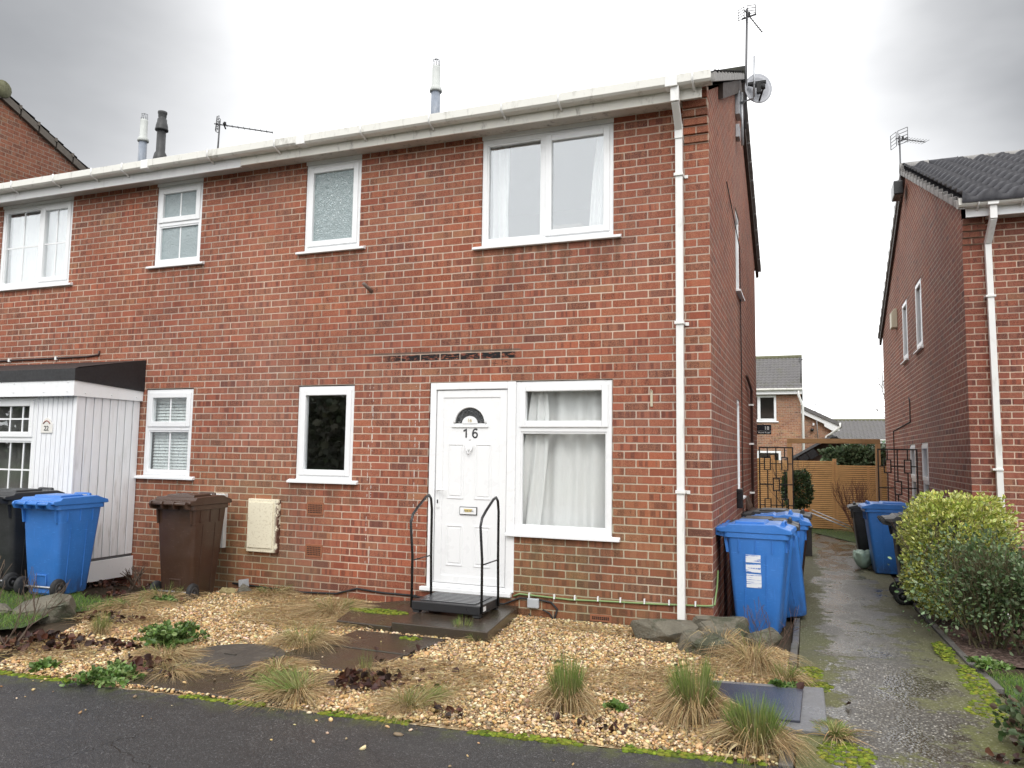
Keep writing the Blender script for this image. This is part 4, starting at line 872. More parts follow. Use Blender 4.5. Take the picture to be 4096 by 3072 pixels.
MB().lathe([(.065,.48),(.092,.49),(.092,.51),(.085,.53),(.085,.55),(.075,.60),(.07,.605),(.066,.66),(.055,.665),(.055,.69),(.058,.70),(.058,.735),(.066,.75),(.066,.775),(.05,.78)],k=18).build('cowl',BF,r)
def yagi(loc,label,mast_h,pts,dirv,ref=True,L=.75,nel=9,elw=.16,rw=.3,rh=.2,mr_=.016,lean=(0,0),group=None,up=(0,0,1)):
    r=empty('tv_aerial',loc,label,'aerial'); m=MB(); top=Vector((lean[0],lean[1],mast_h)); m.tube([(0,0,0),tuple(top)],mr_,8); m.build('mast',AERM,r)
    d=Vector(dirv).normalized(); w_=d.cross(Vector(up)).normalized(); v=w_.cross(d).normalized(); base=top+Vector((0,0,-.06))
    b=MB(); b.tube([tuple(base-d*.08),tuple(base+d*L)],.009,6); b.build('boom',AERM,r)
    e=MB()
    for i in range(nel):
        c=base+d*(L*(i+1.2)/(nel+.3)); e.tube([tuple(c-w_*elw/2),tuple(c+w_*elw/2)],.0038,4)
    e.build('director_rods',AERM,r)
    if ref:
        g=MB(); c=base-d*.05
        for s in (-1,1):
            # two reflector leaves
            a0=c+w_*(s*.02); a1=c+w_*(s*rw/2)
            for k in range(5):
                h=v*((k-2)/4*rh); g.tube([tuple(a0+h-d*.0),tuple(a1+h+d*.04)],.006,4)
            g.tube([tuple(a0-v*rh/2),tuple(a0+v*rh/2)],.006,4); g.tube([tuple(a1-v*rh/2+d*.04),tuple(a1+v*rh/2+d*.04)],.006,4)
        g.build('reflector',AERM,r); dd=MB(); cc=base+d*.07; dd.tube([tuple(cc-w_*.1-v*.012),tuple(cc+w_*.1-v*.012)],.012,6); dd.tube([tuple(cc),tuple(cc+v*.05)],.02,6); dd.build('dipole_box',RUBB,r)
    return r
yagi((.12,3.2,5.85),'tall pole aerial clamped to the gable top beside the satellite dish',1.65,None,(.30,.95,-.02),lean=(.04,.0),L=.55,nel=8,elw=.16,rw=.24,rh=.15)
yagi((-7.48,1.9,5.9),'thin grey aerial rising behind the left roof',.62,None,(.85,.55,-.06),L=.78,nel=9,elw=.10,rw=.12,rh=.22,mr_=.012,lean=(.02,0))
yagi((2.47,7.9,6.1),'grid backed aerial on the gable tip of the right house',1.22,None,(.80,.55,.0),L=.55,nel=9,elw=.2,rw=.42,rh=.26,mr_=.014)
yagi((.66,28.6,4.6),'small faint aerial on the far house roof edge',1.2,None,(1,0,-.08),L=1.2,nel=5,elw=.15,rw=.3,rh=.25,mr_=.02)
def dish():
    r=empty('satellite_dish',(.06,3.2,6.33),'round grey satellite dish on a pole bracket at the gable top','satellite dish')
    m=plain('dish_grey',(.36,.37,.40),.45,var=.08); b=MB()
    ax=Vector((-.25,1.,-.25)).normalized(); a=ax.cross(Vector((0,0,1))).normalized(); c=a.cross(ax); ctr=Vector((.23,.0,.05)); Rr=.235; vs=[];K=28
    rings=[0,.25,.5,.75,1.0]
    for s in (0,.008):
        for q in rings:
            for j in range(K):
                t=2*math.pi*j/K; vs.append(tuple(ctr+(a*math.cos(t)*.74+c*math.sin(t))*Rr*q+ax*(.06*(1-q*q)+s)))
    n_=len(rings)*K; fs=[]
    for o_ in (0,n_):
        for i in range(len(rings)-1):
            for j in range(K): fs.append((o_+i*K+j,o_+i*K+(j+1)%K,o_+(i+1)*K+(j+1)%K,o_+(i+1)*K+j))
    for j in range(K): i=(len(rings)-1)*K; fs.append((i+j,i+(j+1)%K,n_+i+(j+1)%K,n_+i+j))
    b.add(vs,fs,0,True); b.build('reflector',m,r)
    k=MB(); k.tube([tuple(ctr-ax*.02),tuple(ctr-ax*.02+Vector((-.12,0,.05)))],.016,6); k.tube([tuple(ctr-c*.2),tuple(ctr-ax*.25-c*.22)],.012,6); k.box(ctr.x-.13,ctr.x+.10,-.08,-.03,.08,.11); k.box(ctr.x-.02,ctr.x+.04,-.1,-.03,-.05,.08); k.build('bracket',RUBB,r)
    l=MB(); l.tube([tuple(ctr-ax*.25-c*.22),tuple(ctr-ax*.27-c*.16)],.028,8); l.build('receiver',RUBB,r)
    p=MB(); p.tube([(.18,-.1,-.1),(.19,-.1,.45)],.014,8); p.tube([(-.03,0,-.12),(.17,-.08,-.12),(.18,-.1,-.05)],.013,8); p.build('pole',STEEL,r)
    w_=MB(); w_.box(-.055,-.01,-.12,.06,-.62,-.45); w_.box(-.055,.0,-.14,.1,-.32,.0); w_.tube([(.02,.0,-.70),(.02,.0,.02)],.02,6); w_.build('wall_bracket',STEEL,r)
dish()
# ================= WALL FITTINGS
def wall_bits():
    m=MB(FR); m.tube([(-3.535,-.02,3.24),(-3.56,.13,3.31)],.020,10); tag(m.build('overflow_pipe',plain('old_pipe',(.16,.12,.10),.6)),'short brown overflow pipe stub sticking out of the middle of the facade','pipe')
    m=MB(FR); m.box(-.545,-.522,.0005,.010,1.985,2.135); m.tube([(-.533,.005,2.13),(-.533,.035,2.14)],.006,6); tag(m.build('hook_bracket',plain('brass_bracket',(.50,.45,.33),.5),bevel=.003),'small old metal hook plate between the window and the drainpipe','bracket')
    c=MB(FR); c.tube([(-12,.012,2.66),(-9.2,.012,2.665),(-7.62,.012,2.675),(-7.42,.012,2.69),(-7.42,.012,2.74)],.013,6)
    cb=c.build('pipe',plain('brown_pipe',(.06,.03,.025),.4)); r=empty('wall_pipe',(-8.5,0,2.66),'thin dark pipe clipped along the bricks above the porch','pipe'); cb.parent=r; cb.matrix_parent_inverse=Matrix.Translation((8.5,0,-2.66))
    k=MB(FR)
    for x in (-9.0,-8.15): 
        q=MB(FR); q.box(x-.015,x+.015,.0,.03,2.645,2.69); o=q.build('clip',PVCW,r,root=(-8.5,0,2.66))
    g=plain('green_earth_cable',(.20,.30,.12),.5); r=empty('wall_cable',(-.9,0,.2),'green and yellow earth cable clipped low along the wall right of the door','cable')
    pts=[(-1.86,.012,.18),(-1.80,.012,.205),(-1.3,.012,.19),(-.9,.012,.205),(-.5,.012,.215),(-.05,.012,.235),(.004,.02,.245)]
    m=MB(FR); m.tube(pts,.0085,6); m.tube([(.012,.012,.245),(.014,-.1,.33),(.012,-.2,.36),(.012,-.3,.5)],.008,6); m.build('cable',g,r,root=(-.9,0,.2))
    for x in (-1.70,-1.45,-1.25,-1.03,-.82,-.60,-.38,-.15):
        q=MB(FR); q.box(x-.006,x+.006,.002,.026,.19+.05*(x+1.7)/1.7-.012,.20+.05*(x+1.7)/1.7+.022); q.build('clip',UP,r,root=(-.9,0,.2))
    m=MB(FR); m.tube([(-5.2,.012,.06),(-4.3,.014,.03),(-3.85,.014,.05),(-3.6,.012,.12),(-3.3,.012,.10),(-2.9,.012,.10)],.010,6); tag(m.build('wall_cable',RUBB),'black cable lying along the wall foot left of the door','cable')
    m=MB(FR); m.tube([(-2.95,.014,.09),(-1.95,.03,.10),(-1.8,.012,.165),(-1.65,.012,.17),(-1.48,.012,.15),(-1.42,.014,.09),(-1.45,.014,.0),(-1.5,.014,-.03)],.010,6); m.tube([(-1.70,.014,.03),(-1.68,.014,-.02),(-1.55,.014,-.06),(-1.0,.014,-.03),(-.5,.014,-.03)],.009,6); m.tube([(-1.56,.03,.08),(-1.50,.014,.05),(-1.46,.014,.0),(-1.46,.014,-.05)],.008,6); tag(m.build('wall_cable',RUBB),'tangle of black cables below the grey junction box','cable')
    m=MB(FR); m.box(-1.715,-1.60,.0005,.035,.085,.175); tag(m.build('junction_box',plain('grey_box',(.42,.44,.46),.45),bevel=.008),'small grey junction box low on the wall right of the doorstep','junction box')
    m=MB(SX); m.tube([(1.62,.012,4.6),(3.40,.012,4.3),(3.45,.012,3.0),(3.42,.012,.4)],.006,5); tag(m.build('wall_cable',RUBB),'thin black cable running down the gable wall','cable')
    m=MB(SX); m.tube([(5.45,.012,2.45),(5.40,.012,-.1)],.012,6); tag(m.build('wall_cable',RUBB),'black cable beside the brown waste pipe on the gable wall','cable')
    r=empty('waste_pipe',(.03,4.9,1.2),'dark brown waste pipe on the gable wall with white clips','pipe'); m=MB(SX); m.tube([(4.15,.03,2.66),(4.9,.045,2.52),(4.95,.04,2.45),(4.95,.04,-.15)],.020,8); m.build('pipe',plain('brown_pipe',(.06,.03,.025),.4),r,root=(.03,4.9,1.2))
    for z in (2.3,1.72,1.0): q=MB(SX); q.box(4.91,4.99,.0,.068,z-.012,z+.012); q.build('clip',PVCW,r,root=(.03,4.9,1.2))
    m=MB(SX); m.box(2.56,2.68,.001,.07,.92,1.15); tag(m.build('key_safe',BLK,bevel=.012),'small black key safe on the gable wall below the side window','key safe')
    m=MB(SX); m.box(2.45,2.62,.001,.13,.50,.72); m.prism([(.001,.721),(.14,.721),(.10,.77),(.001,.79)],'u',2.44,2.63); tag(m.build('gas_vent_box',plain('vent_grey',(.30,.29,.28),.5),bevel=.006),'grey metal box on the gable wall just above the blue bins','box')
wall_bits()
def step():
    R=(-2.24,-.50,.10); r=empty('half_step',R,'black plastic half step with two black tube handrails in front of the door','half step')
    x0,x1,y0,y1=-2.585,-1.895,-.74,-.24
    b=MB(); b.prism([(x0+.01,y0+.01),(x1-.01,y0+.01),(x1-.01,y1-.01),(x0+.01,y1-.01)],'z',.125,.205); bo=b.build('platform',plain('black_plastic_step',(.022,.022,.024),.32,var=.2,bump=.001),r,root=R,bevel=.008)
    g=MB()
    for i in range(7): 
        y=y0+.06+i*.058; g.box(x0+.07,x1-.07,y,y+.036,.2055,.213)
    g.build('tread_ridges',plain('step_tread',(.06,.062,.066),.22,var=.2),bo,root=R,bevel=.004)
    for x in (x0+.05,x1-.05):
        for y in (y0+.05,y1-.05): q=MB(); q.box(x-.03,x+.03,y-.03,y+.03,.101,.125); q.build('foot',RUBB,r,root=R)
    for x in (x0+.0,x1-.0):
        h=MB(); s=1 if x<-2.2 else 1
        h.tube([(x,y0+.03,.14),(x,y0+.025,.60),(x-.006,y0-.01,.90),(x-.004,y0+.02,.97),(x,y0+.10,1.03),(x+.003,y0+.26,1.12),(x+.004,y0+.32,1.135),(x+.004,y0+.365,1.10),(x+.003,y0+.39,1.0),(x,y0+.40,.60),(x,y0+.42,.14)],.0125,8)
        h.tube([(x,y0+.035,.56),(x,y0+.405,.56)],.006,6); h.build('handrail',BLK,r,root=R)
    q=MB(); q.box(x1-.012,x1-.008,y0+.09,y0+.15,.145,.185); q.build('maker_label',plain('white_label',(.7,.7,.7),.5),r,root=R)
    q=MB(); q.tube([(x1-.012,y1-.05,.2),(x1-.012,y1-.05,.285)],.009,8); q.build('white_cap',UP,r,root=R)
step()
# ================= CURTAINS & BLINDS (things of their own behind the panes)
def curtain(name,label,T,u0,u1,z0,z1,n,mat,waves=5,amp=.03,gather=None,cat='curtain',seed=1,grp=None):
    rg=random.Random(seed); nu,nz_=int(40+waves*16),24; vs=[];fs=[]
    phs=[rg.uniform(0,6.28) for _ in range(4)]
    for j in range(nz_+1):
        t=j/nz_; z=z0+(z1-z0)*t
        a,b=u0,u1
        if gather: a,b=gather(t,u0,u1)
        for i in range(nu+1):
            s=i/nu; ww=math.sin(s*waves*2*math.pi+phs[0]+.6*math.sin(t*2.2+phs[1]))+.45*math.sin(s*waves*4.7+phs[2]+t)+.25*math.sin(s*waves*9.3+phs[3])
            vs.append((a+(b-a)*s+.004*math.sin(t*9+s*20),n+amp*ww*(.75+.35*(1-t)),z))
    for j in range(nz_):
        for i in range(nu): q=j*(nu+1)+i; fs.append((q,q+1,q+nu+2,q+nu+1))
    mb=MB(T); mb.add(vs,fs,0,True); o=mb.build(name,mat,closed=False,solid=.0015); return tag(o,label,cat,grp)
curtain('curtain','long white curtain with deep folds in the large ground floor window',FR,-1.90,-.92,.72,2.22,-.17,NET,5,.024,gather=lambda t,a,b:(a+.0+.10*t*t if t>.0 else a,b),seed=3)
curtain('curtain','loose pale curtain edge drawn aside at the left of the large ground floor window',FR,-1.93,-1.66,.72,2.22,-.115,NET,2,.02,gather=lambda t,a,b:(a+.20*t,b+.10*math.sin(t*2.2)),seed=8)
curtain('curtain','white lace edged curtain at the left of the big upper window',FR,-2.24,-2.03,3.6,4.76,-.15,NET,3,.022,seed=5)
curtain('curtain','white curtain at the right side of the big upper window',FR,-1.10,-.92,3.6,4.76,-.15,NET,3,.022,gather=lambda t,a,b:(a-.10*(1-t),b),seed=6)
curtain('curtain','white net filling the divided upper window at far left',FR,-9.3,-8.07,3.6,4.66,-.13,NET,7,.02,seed=9)
curtain('curtain','grey patterned voile in the porch window',YF(-.86),-8.85,-7.36,.9,2.08,-.14,NETG,9,.02,seed=10)
def blind():
    r=empty('window_blind',(-6.26,.12,2.2),'pale venetian blind behind the small divided window beside the porch','blind'); R=(-6.26,.12,2.2)
    m=MB(FR)
    for i in range(26):
        z=1.26+i*.037; m.add([(-6.57,-.100,z),(-5.95,-.100,z),(-5.95,-.118,z+.034),(-6.57,-.118,z+.034)],[(0,1,2,3)])
    m.build('slats',BLIND,r,root=R,closed=False,solid=.001)
    m=MB(FR); m.box(-6.58,-5.94,-.16,-.10,2.205,2.24); m.build('head_rail',UP,r,root=R)
blind()
# furniture silhouettes glimpsed upstairs
m=MB(FR); m.box(-1.9,-1.3,-.9,-.75,3.4,3.95); m.prism([(-1.85,3.95),(-1.35,3.95),(-1.45,4.02),(-1.75,4.02)],'n',-.9,-.75); tag(m.build('headboard',plain('pale_wood',(.45,.38,.32),.6),bevel=.02),'pale rounded headboard just visible through the big upper window','headboard')
# ================= WHEELIE BINS
def rrect(hx,y0,y1,r,k=4):
    pts=[]
    for (cx,cy,a0) in ((hx-r,y1-r,0),(-hx+r,y1-r,90),(-hx+r,y0+r,180),(hx-r,y0+r,270)):
        for i in range(k+1): t=math.radians(a0+90*i/k); pts.append((cx+r*math.cos(t),cy+r*math.sin(t)))
    return pts
def bin_mat(name,c,rough=.38):
    n=NT(name); p=n.pos(); o=n.xyz(n.obj())
    cc=n.mix(n.noise(p,5,4),tuple(x*.88 for x in c),tuple(min(1,x*1.1) for x in c))
    dirt=n.math('MULTIPLY',n.mr(o[2],.0,.30,1,0),n.mr(n.noise(n.map(p,(1,1,.5)),14,5,.7),.35,.62)); cc=n.mix(n.math('MULTIPLY',dirt,.65),cc,(.045,.035,.03))
    cc=n.mix(n.mr(n.noise(n.map(p,(60,60,4)),1,3,.6),.58,.75,0,.22),cc,tuple(min(1,x*1.5+.03) for x in c))
    sc=n.noise(n.map(n.obj(),(9,9,60),(3,1,2)),1.6,5,.7); cc=n.mix(n.mr(sc,.60,.66,0,.30),cc,tuple(min(1,x*2.2+.05) for x in c)); fd=n.mr(n.noise(n.obj(),2.3,3),.4,.7,0,.25); cc=n.mix(fd,cc,tuple(min(1,x*1.35+.02) for x in c))
    n.bump(n.noise(p,160,2),.0008); return n.fin(cc,n.mr(n.noise(p,7,4),.3,.7,rough*.8,rough*1.4),0,.5)
BLUE=bin_mat('bin_blue',(.035,.165,.50),.36); BLKB=bin_mat('bin_black',(.022,.023,.025),.42); BRN=bin_mat('bin_brown',(.055,.028,.018),.36)
def make_bin(label,cat,body,lid,open_lid=False,grp='wheelie bins'):
    r=empty('wheelie_bin',(0,0,0),label,cat,group=grp)
    b=MB(); lv=[(.0+.012,.215,-.19,.225,.05),(.03,.228,-.20,.238,.05),(.55,.258,-.255,.30,.05),(.90,.276,-.285,.340,.05),(.925,.278,-.29,.343,.05)]
    K=20
    for (z,hx,y0,y1,rr) in lv:
        b.v+=[(x,y,z) for x,y in rrect(hx,y0,y1,rr)]
    b.f+=[tuple(range(K))[::-1]]; b.f+=[(i*K+j,i*K+(j+1)%K,(i+1)*K+(j+1)%K,(i+1)*K+j) for i in range(len(lv)-1) for j in range(K)]; b.f+=[tuple((len(lv)-1)*K+j for j in range(K))]
    b.mi+=[0]*len(b.f); b.sm+=[False]+[True]*(len(b.f)-2)+[False]
    # rim flange and stiffening ribs
    b.prism(rrect(.292,-.33,.375,.05),'z',.922,.968)
    for x in (-.1,.08,.2): b.box(x-.006,x+.006,.33,.352,.80,.921)
    for y in (-.16,.02,.2):
        for s in (-1,1): b.box(s*.272-.012,s*.272+.012,y-.005,y+.005,.79,.921)
    for s in (-1,1): b.prism([(-.30,.78),(-.325,.92),(-.29,.92),(-.27,.78)],'u',s*.24-.01,s*.24+.01)
    b.box(-.13,.13,-.215,-.185,.035,.075); b.box(-.085,-.07,-.232,-.18,.12,.23); b.box(.07,.085,-.232,-.18,.12,.23); b.box(-.07,.07,-.232,-.18,.215,.23)
    for x in (-.16,.16): b.prism([(-.198,.08),(-.262,.76),(-.250,.76),(-.19,.08)],'u',x-.004,x+.004)
    for s in (-1,1):
        for y in (-.10,.13): b.add([(s*.226,y-.004,.06),(s*.226,y+.004,.06),(s*.273,y+.004,.78),(s*.273,y-.004,.78),(s*.235,y-.004,.06),(s*.235,y+.004,.06),(s*.278,y+.004,.78),(s*.278,y-.004,.78)],[(0,3,2,1),(4,5,6,7),(0,1,5,4),(1,2,6,5),(2,3,7,6),(3,0,4,7)])
    body_o=b.build('body',body,r,bevel=.006)
    h=MB()
    for s in (-1,1):
        for q in (.25,.085): h.prism([(-.33,.925),(-.42,.94),(-.445,.985),(-.43,1.01),(-.36,1.0),(-.31,.968)],'u',s*q-.012,s*q+.012)
    h.tube([(-.26,-.415,.985),(.26,-.415,.985)],.016,8); h.build('handle',body,r)
    l=MB(); prof=[(-.40,.985),(-.39,1.012),(-.30,1.02),(-.27,1.045),(.24,1.055),(.30,1.035),(.40,1.01),(.415,.975),(.39,.970),(-.36,.969)]
    if open_lid:
        def rot(p): y,z=p[0]+.41,p[1]-.985; a=math.radians(112); return (y*math.cos(a)-z*math.sin(a)-.41, y*math.sin(a)+z*math.cos(a)+.985)
    else: rot=lambda p:p
    l.prism([rot(p) for p in prof],'u',-.30,.30)
    l.prism([rot(p) for p in [(-.22,1.03),(-.20,1.068),(.10,1.072),(.15,1.035)]],'u',-.20,.20)
    for s in (-1,1): l.prism([rot(p) for p in [(.26,1.03),(.29,1.075),(.315,1.075),(.33,1.02)]],'u',s*.10-.02,s*.10+.02)
    l.prism([rot(p) for p in [(.28,1.06),(.29,1.078),(.315,1.078),(.32,1.06)]],'u',-.10,.10)
    l.build('lid',lid,r,bevel=.007)
    a=MB(); a.tube([(-.27,-.23,.10),(.27,-.23,.10)],.011,8); a.build('axle',STEEL,r)
    for s in (-1,1):
        w=MB(); x=s*.265; w.lathe([(.035,x-.03),(.078,x-.03),(.096,x-.022),(.100,x-.008),(.100,x+.008),(.096,x+.022),(.078,x+.03),(.035,x+.03)],(0,-.23,.10),24,'x'); wo=w.build('wheel',RUBB,r)
        hb=MB(); hb.lathe([(.001,x+s*.024),(.052,x+s*.026),(.064,x+s*.0315),(.060,x+s*.0330),(.046,x+s*.030),(.02,x+s*.030),(.014,x+s*.038),(.001,x+s*.039)],(0,-.23,.10),20,'x'); hb.build('hub',plain('hub_grey',(.05,.05,.052),.5),wo)
        for t in range(6):
            pass
    return r
def put(o,x,y,z,rz,tilt=0,sc=1.): o.location=(x,y,z); o.rotation_euler=(math.radians(tilt),0,math.radians(rz)); o.scale=(sc if isinstance(sc,tuple) else (sc,sc,sc)); return o
blue=make_bin('blue wheelie bin standing on the grass against the white boarded porch','wheelie bin',BLUE,BLUE); put(blue,-6.42,-1.20,.05,3,0,(.88,.84,.94))
black=make_bin('black wheelie bin at the left edge beside the blue bin by the porch','wheelie bin',BLKB,BLKB); put(black,-7.10,-1.14,.06,-3,0,(.93,.9,.96))
brown=make_bin('brown wheelie bin against the brick wall beside the cream meter box','wheelie bin',BRN,BRN); put(brown,-5.36,-.52,-.04,2,0,(.88,.80,1.03))
def dup(src,label,*a,**k):
    c=copy_tree(src); c['label']=label; put(c,*a,**k); return c
b1=dup(blue,'nearest blue wheelie bin with a white label patch at the corner of the brick house',.345,.45,-.07,-94,0,(.85,.80,.96))
def labels():
    n=NT('worn_label'); p=n.obj(); o=n.xyz(p); ln=n.noise(n.map(p,(3,3,60)),1.3,2,.5); sc=n.noise(p,70,3,.7)
    c=n.mix(n.math('MULTIPLY',n.mr(ln,.54,.60),n.mr(sc,.3,.5)),(.72,.74,.78),(.08,.18,.5)); m=n.fin(c,.5)
    for (x0,x1,z0,z1) in ((-.085,.075,.70,.77),(-.085,.075,.61,.685),(-.08,.08,.47,.595)):
        # side face of the bin tapers, so each patch is tilted with it
        def X(z): return .258+(z-.55)*.0514+.0022
        m_=MB(); m_.add([(X(z0),x0,z0),(X(z0),x1,z0),(X(z1),x1,z1),(X(z1),x0,z1),(X(z0)+.0012,x0,z0),(X(z0)+.0012,x1,z0),(X(z1)+.0012,x1,z1),(X(z1)+.0012,x0,z1)],[(0,3,2,1),(4,5,6,7),(0,1,5,4),(1,2,6,5),(2,3,7,6),(3,0,4,7)])
        q=m_.build('label_patch',m,b1)
labels()
b2=make_bin('blue bin with a black lid tucked directly behind the nearest blue bin','wheelie bin',BLUE,BLKB); put(b2,.37,1.10,-.10,-90,0,(.85,.84,.97))
dup(blue,'blue wheelie bin leaning back against the gable wall, third in the row',.57,1.78,-.13,-90,11,(.9,.84,1.0))
dup(blue,'blue wheelie bin standing fourth in the row along the gable wall',.45,2.55,-.18,-88,0,(.9,.9,.98))
dup(black,'black wheelie bin fifth in the row, near the waste pipe on the gable wall',.43,3.50,-.2,-92)
ob=make_bin('brown wheelie bin with its lid thrown open at the back of the row','wheelie bin',BRN,BRN,open_lid=True); put(ob,.47,4.35,-.2,-90)
dup(black,'black wheelie bin half hidden by the variegated bush on the right of the path',2.06,3.62,-.2,-90)
dup(blue,'blue wheelie bin right of the path between the two black bins',1.96,6.08,-.2,92)
bb=dup(black,'black wheelie bin with pale tape patches furthest back on the right of the path',1.80,6.98,-.2,90,0,.93)
m=MB(); m.box(-.283,-.272,-.10,.10,.72,.82); m.box(-.277,-.262,-.16,-.02,.56,.71); m.build('tape_patch',plain('pale_tape',(.20,.20,.21),.5),bb)
def tarp_bag():
    bm=bmesh.new(); bmesh.ops.create_icosphere(bm,subdivisions=4,radius=1)
    for v in bm.verts:
        c=v.co.copy(); n_=mnoise.noise(c*2.2)*.16; k=1+n_; v.co=Vector((c.x*.16*k,c.y*.2*k,max(0,(c.z*.5+.5))*.36*(1-.35*max(0,c.z))*k)); 
    me=bpy.data.meshes.new('garden_bag'); bm.to_mesh(me); bm.free(); me.polygons.foreach_set('use_smooth',[True]*len(me.polygons)); me.materials.append(plain('pale_green_sack',(.30,.42,.34),.5,var=.2,bump=.004,bscale=20))
    o=bpy.data.objects.new('garden_bag',me); COL.objects.link(o); o.location=(1.60,6.42,-.2); o.scale=(.9,.9,1.15); tag(o,'pale green woven sack between the back black bin and the blue bin','sack')
tarp_bag()
# back yard clutter
r=empty('tool_frame',(1.1,12.7,-.2),'long metal poles with orange grips leaning low across the slatted fence','poles'); m=MB(); m.tube([(-.28,.1,.42),(.75,.0,.02)],.018,6); m.tube([(-.20,.12,.47),(.80,.05,.06)],.014,6); m.build('pole',STEEL,r); m=MB(); m.tube([(-.40,.1,.48),(-.26,.1,.41)],.035,8); m.build('grip',plain('orange_grip',(.55,.12,.02),.5),r); 
m=MB(); m.box(.62,.86,7.6,7.9,-.2,.28); m.box(.60,.88,7.58,7.92,.281,.31); tag(m.build('storage_box',BLKB,bevel=.01),'small black storage box on the path beside the left trellis foot','box')
# ================= VEGETATION
LEAF=attr_mat('leaf',.45,.4,.15); GRASSM=attr_mat('grass_blade',.6,.2,.2); DEADL=attr_mat('dead_leaf',.5,.25); STONEC=attr_mat('pebble',.55,.35,bump=.001); MOSSM=attr_mat('moss',.95,.1,bump=.006)
BARK=plain('bark',(.075,.055,.04),.85,var=.4,scale=20); TWIG=plain('twig',(.10,.07,.05),.8,var=.3,scale=20); TWIGR=plain('twig_red',(.13,.055,.035),.7,var=.3,scale=20)
def jit(cols,n,k=.2):
    cols=np.array(cols,float); c=cols[rng.integers(0,len(cols),n)]; return np.clip(c*(1+rng.normal(0,k,(n,1)))*(1+rng.normal(0,.06,(n,3))),.003,.9)
def leafmesh(name,P,size,cols,loc=(0,0,0),aspect=.55,edge=None,up=.4,parent=None,mat=None,out=None,cup=.25):
    n=len(P); d=rng.normal(0,1,(n,3)); 
    if out is not None: d=d*.7+out
    d[:,2]+=up*rng.random(n); d/=np.linalg.norm(d,axis=1,keepdims=True)
    a=rng.normal(0,1,(n,3)); s=np.cross(d,a); s/=np.linalg.norm(s,axis=1,keepdims=True); nn=np.cross(s,d); sz=(size*(.6+.8*rng.random(n)))[:,None]
    V=np.empty((n,6,3)); V[:,0]=P; V[:,1]=P+d*sz*.40+s*sz*aspect*.5+nn*sz*cup*.4; V[:,2]=P+d*sz*.8+s*sz*aspect*.34+nn*sz*cup*.2; V[:,3]=P+d*sz; V[:,4]=P+d*sz*.8-s*sz*aspect*.34+nn*sz*cup*.2; V[:,5]=P+d*sz*.40-s*sz*aspect*.5+nn*sz*cup*.4
    i=np.arange(n)[:,None]*6; F=np.concatenate([i+np.array([[0,1,2,3]]),i+np.array([[0,3,4,5]])])
    C=np.repeat(cols[:,None,:],6,1)
    if edge is not None: 
        for k in (1,2,4,5): C[:,k]=edge
    o=arrmesh(name,V.reshape(-1,3),F,mat or LEAF,C.reshape(-1,3),parent,smooth=False); o.location=loc; return o
def blades(name,base,tip,mid,w,c0,c1,loc=(0,0,0),parent=None,mat=None,segs=4):
    n=len(base); t=np.linspace(0,1,segs+1)[None,:,None]; C=(1-t)**2*base[:,None]+2*t*(1-t)*mid[:,None]+t*t*tip[:,None]
    d=tip-base; s=np.cross(d,rng.normal(0,1,(n,3))); s/=np.linalg.norm(s,axis=1,keepdims=True)+1e-9; ww=(w[:,None,None] if not np.isscalar(w) else w)*(1-.85*t)
    V=np.stack([C-s[:,None]*ww,C+s[:,None]*ww],2).reshape(n,-1,3); k=(segs+1)*2
    F=[]; i=np.arange(n)[:,None]*k
    for j in range(segs): F.append(i+np.array([[2*j,2*j+1,2*j+3,2*j+2]]))
    cc=(c0[:,None]*(1-t)+c1[:,None]*t); cc=np.repeat(cc,2,1)
    o=arrmesh(name,V.reshape(-1,3),np.concatenate(F),mat or GRASSM,cc.reshape(-1,3),parent,smooth=False); o.location=loc; return o
TAN=[(.42,.31,.16),(.34,.24,.12),(.50,.40,.24),(.26,.17,.08)]; GRN=[(.10,.20,.03),(.13,.25,.04),(.07,.14,.025),(.18,.27,.07)]
def tuft(name,loc,label,cat,r,h,n,green=.5,droop=1.,w=.0021,grp=None,lean=(0,0)):
    a=rng.uniform(0,2*math.pi,n); a=a+.5*np.sin(a*2+rng.uniform(0,6))+.35*np.sin(a*3+rng.uniform(0,6)); q=np.sqrt(rng.random(n)); isg=rng.random(n)<green; w=w*(.6+.9*rng.random())
    rb=.30*r*q; base=np.stack([np.cos(a)*rb,np.sin(a)*rb,np.zeros(n)],1)
    a2=a+rng.normal(0,.35,n); spread=np.where(isg,.15+.5*q,.75+.45*q)*r*(.6+.6*rng.random(n))
    H=np.where(isg,h*(.55+.5*rng.random(n))*(1-.30*q),h*(.08+.35*rng.random(n))*(1.1-.6*q)/droop)
    tip=np.stack([np.cos(a2)*spread+lean[0]*H,np.sin(a2)*spread+lean[1]*H,H],1); tip[~isg,2]=.01+.12*H[~isg]
    mid=base*.55+tip*.45; mid[:,2]=np.where(isg,H*.6,h*(.35+.75*(1-q)*rng.random(n)+.2*rng.random(n))/droop)
    c0=jit(TAN,n,.25); c1=np.where(isg[:,None],jit(GRN,n,.25),jit(TAN,n,.25))
    o=blades(name,base,tip,mid,np.full(n,w)*(.6+.8*rng.random(n)),c0,c1,loc); return tag(o,label,cat,grp)
TG='grass tussocks along the front edge of the gravel'
tuft('grass_tussock',(-.60,-2.42,0),'upright grass tussock with tan skirt in the middle of the right gravel','grass tussock',.20,.38,1500,.42,grp=TG)
tuft('grass_tussock',(.14,-2.30,0),'tall grass tussock with straw skirt beside the wet inspection cover','grass tussock',.27,.42,1900,.38,grp=TG)
tuft('grass_tussock',(.50,-2.62,0),'green bushy tussock in front of the inspection cover at the pavement','grass tussock',.27,.32,1700,.6,grp=TG)
tuft('grass_tussock',(-2.30,-2.78,0),'low sprawling straw and green tussock beside the brown leaf pile','grass tussock',.36,.16,1300,.38,lean=(-1.0,0),grp=TG)
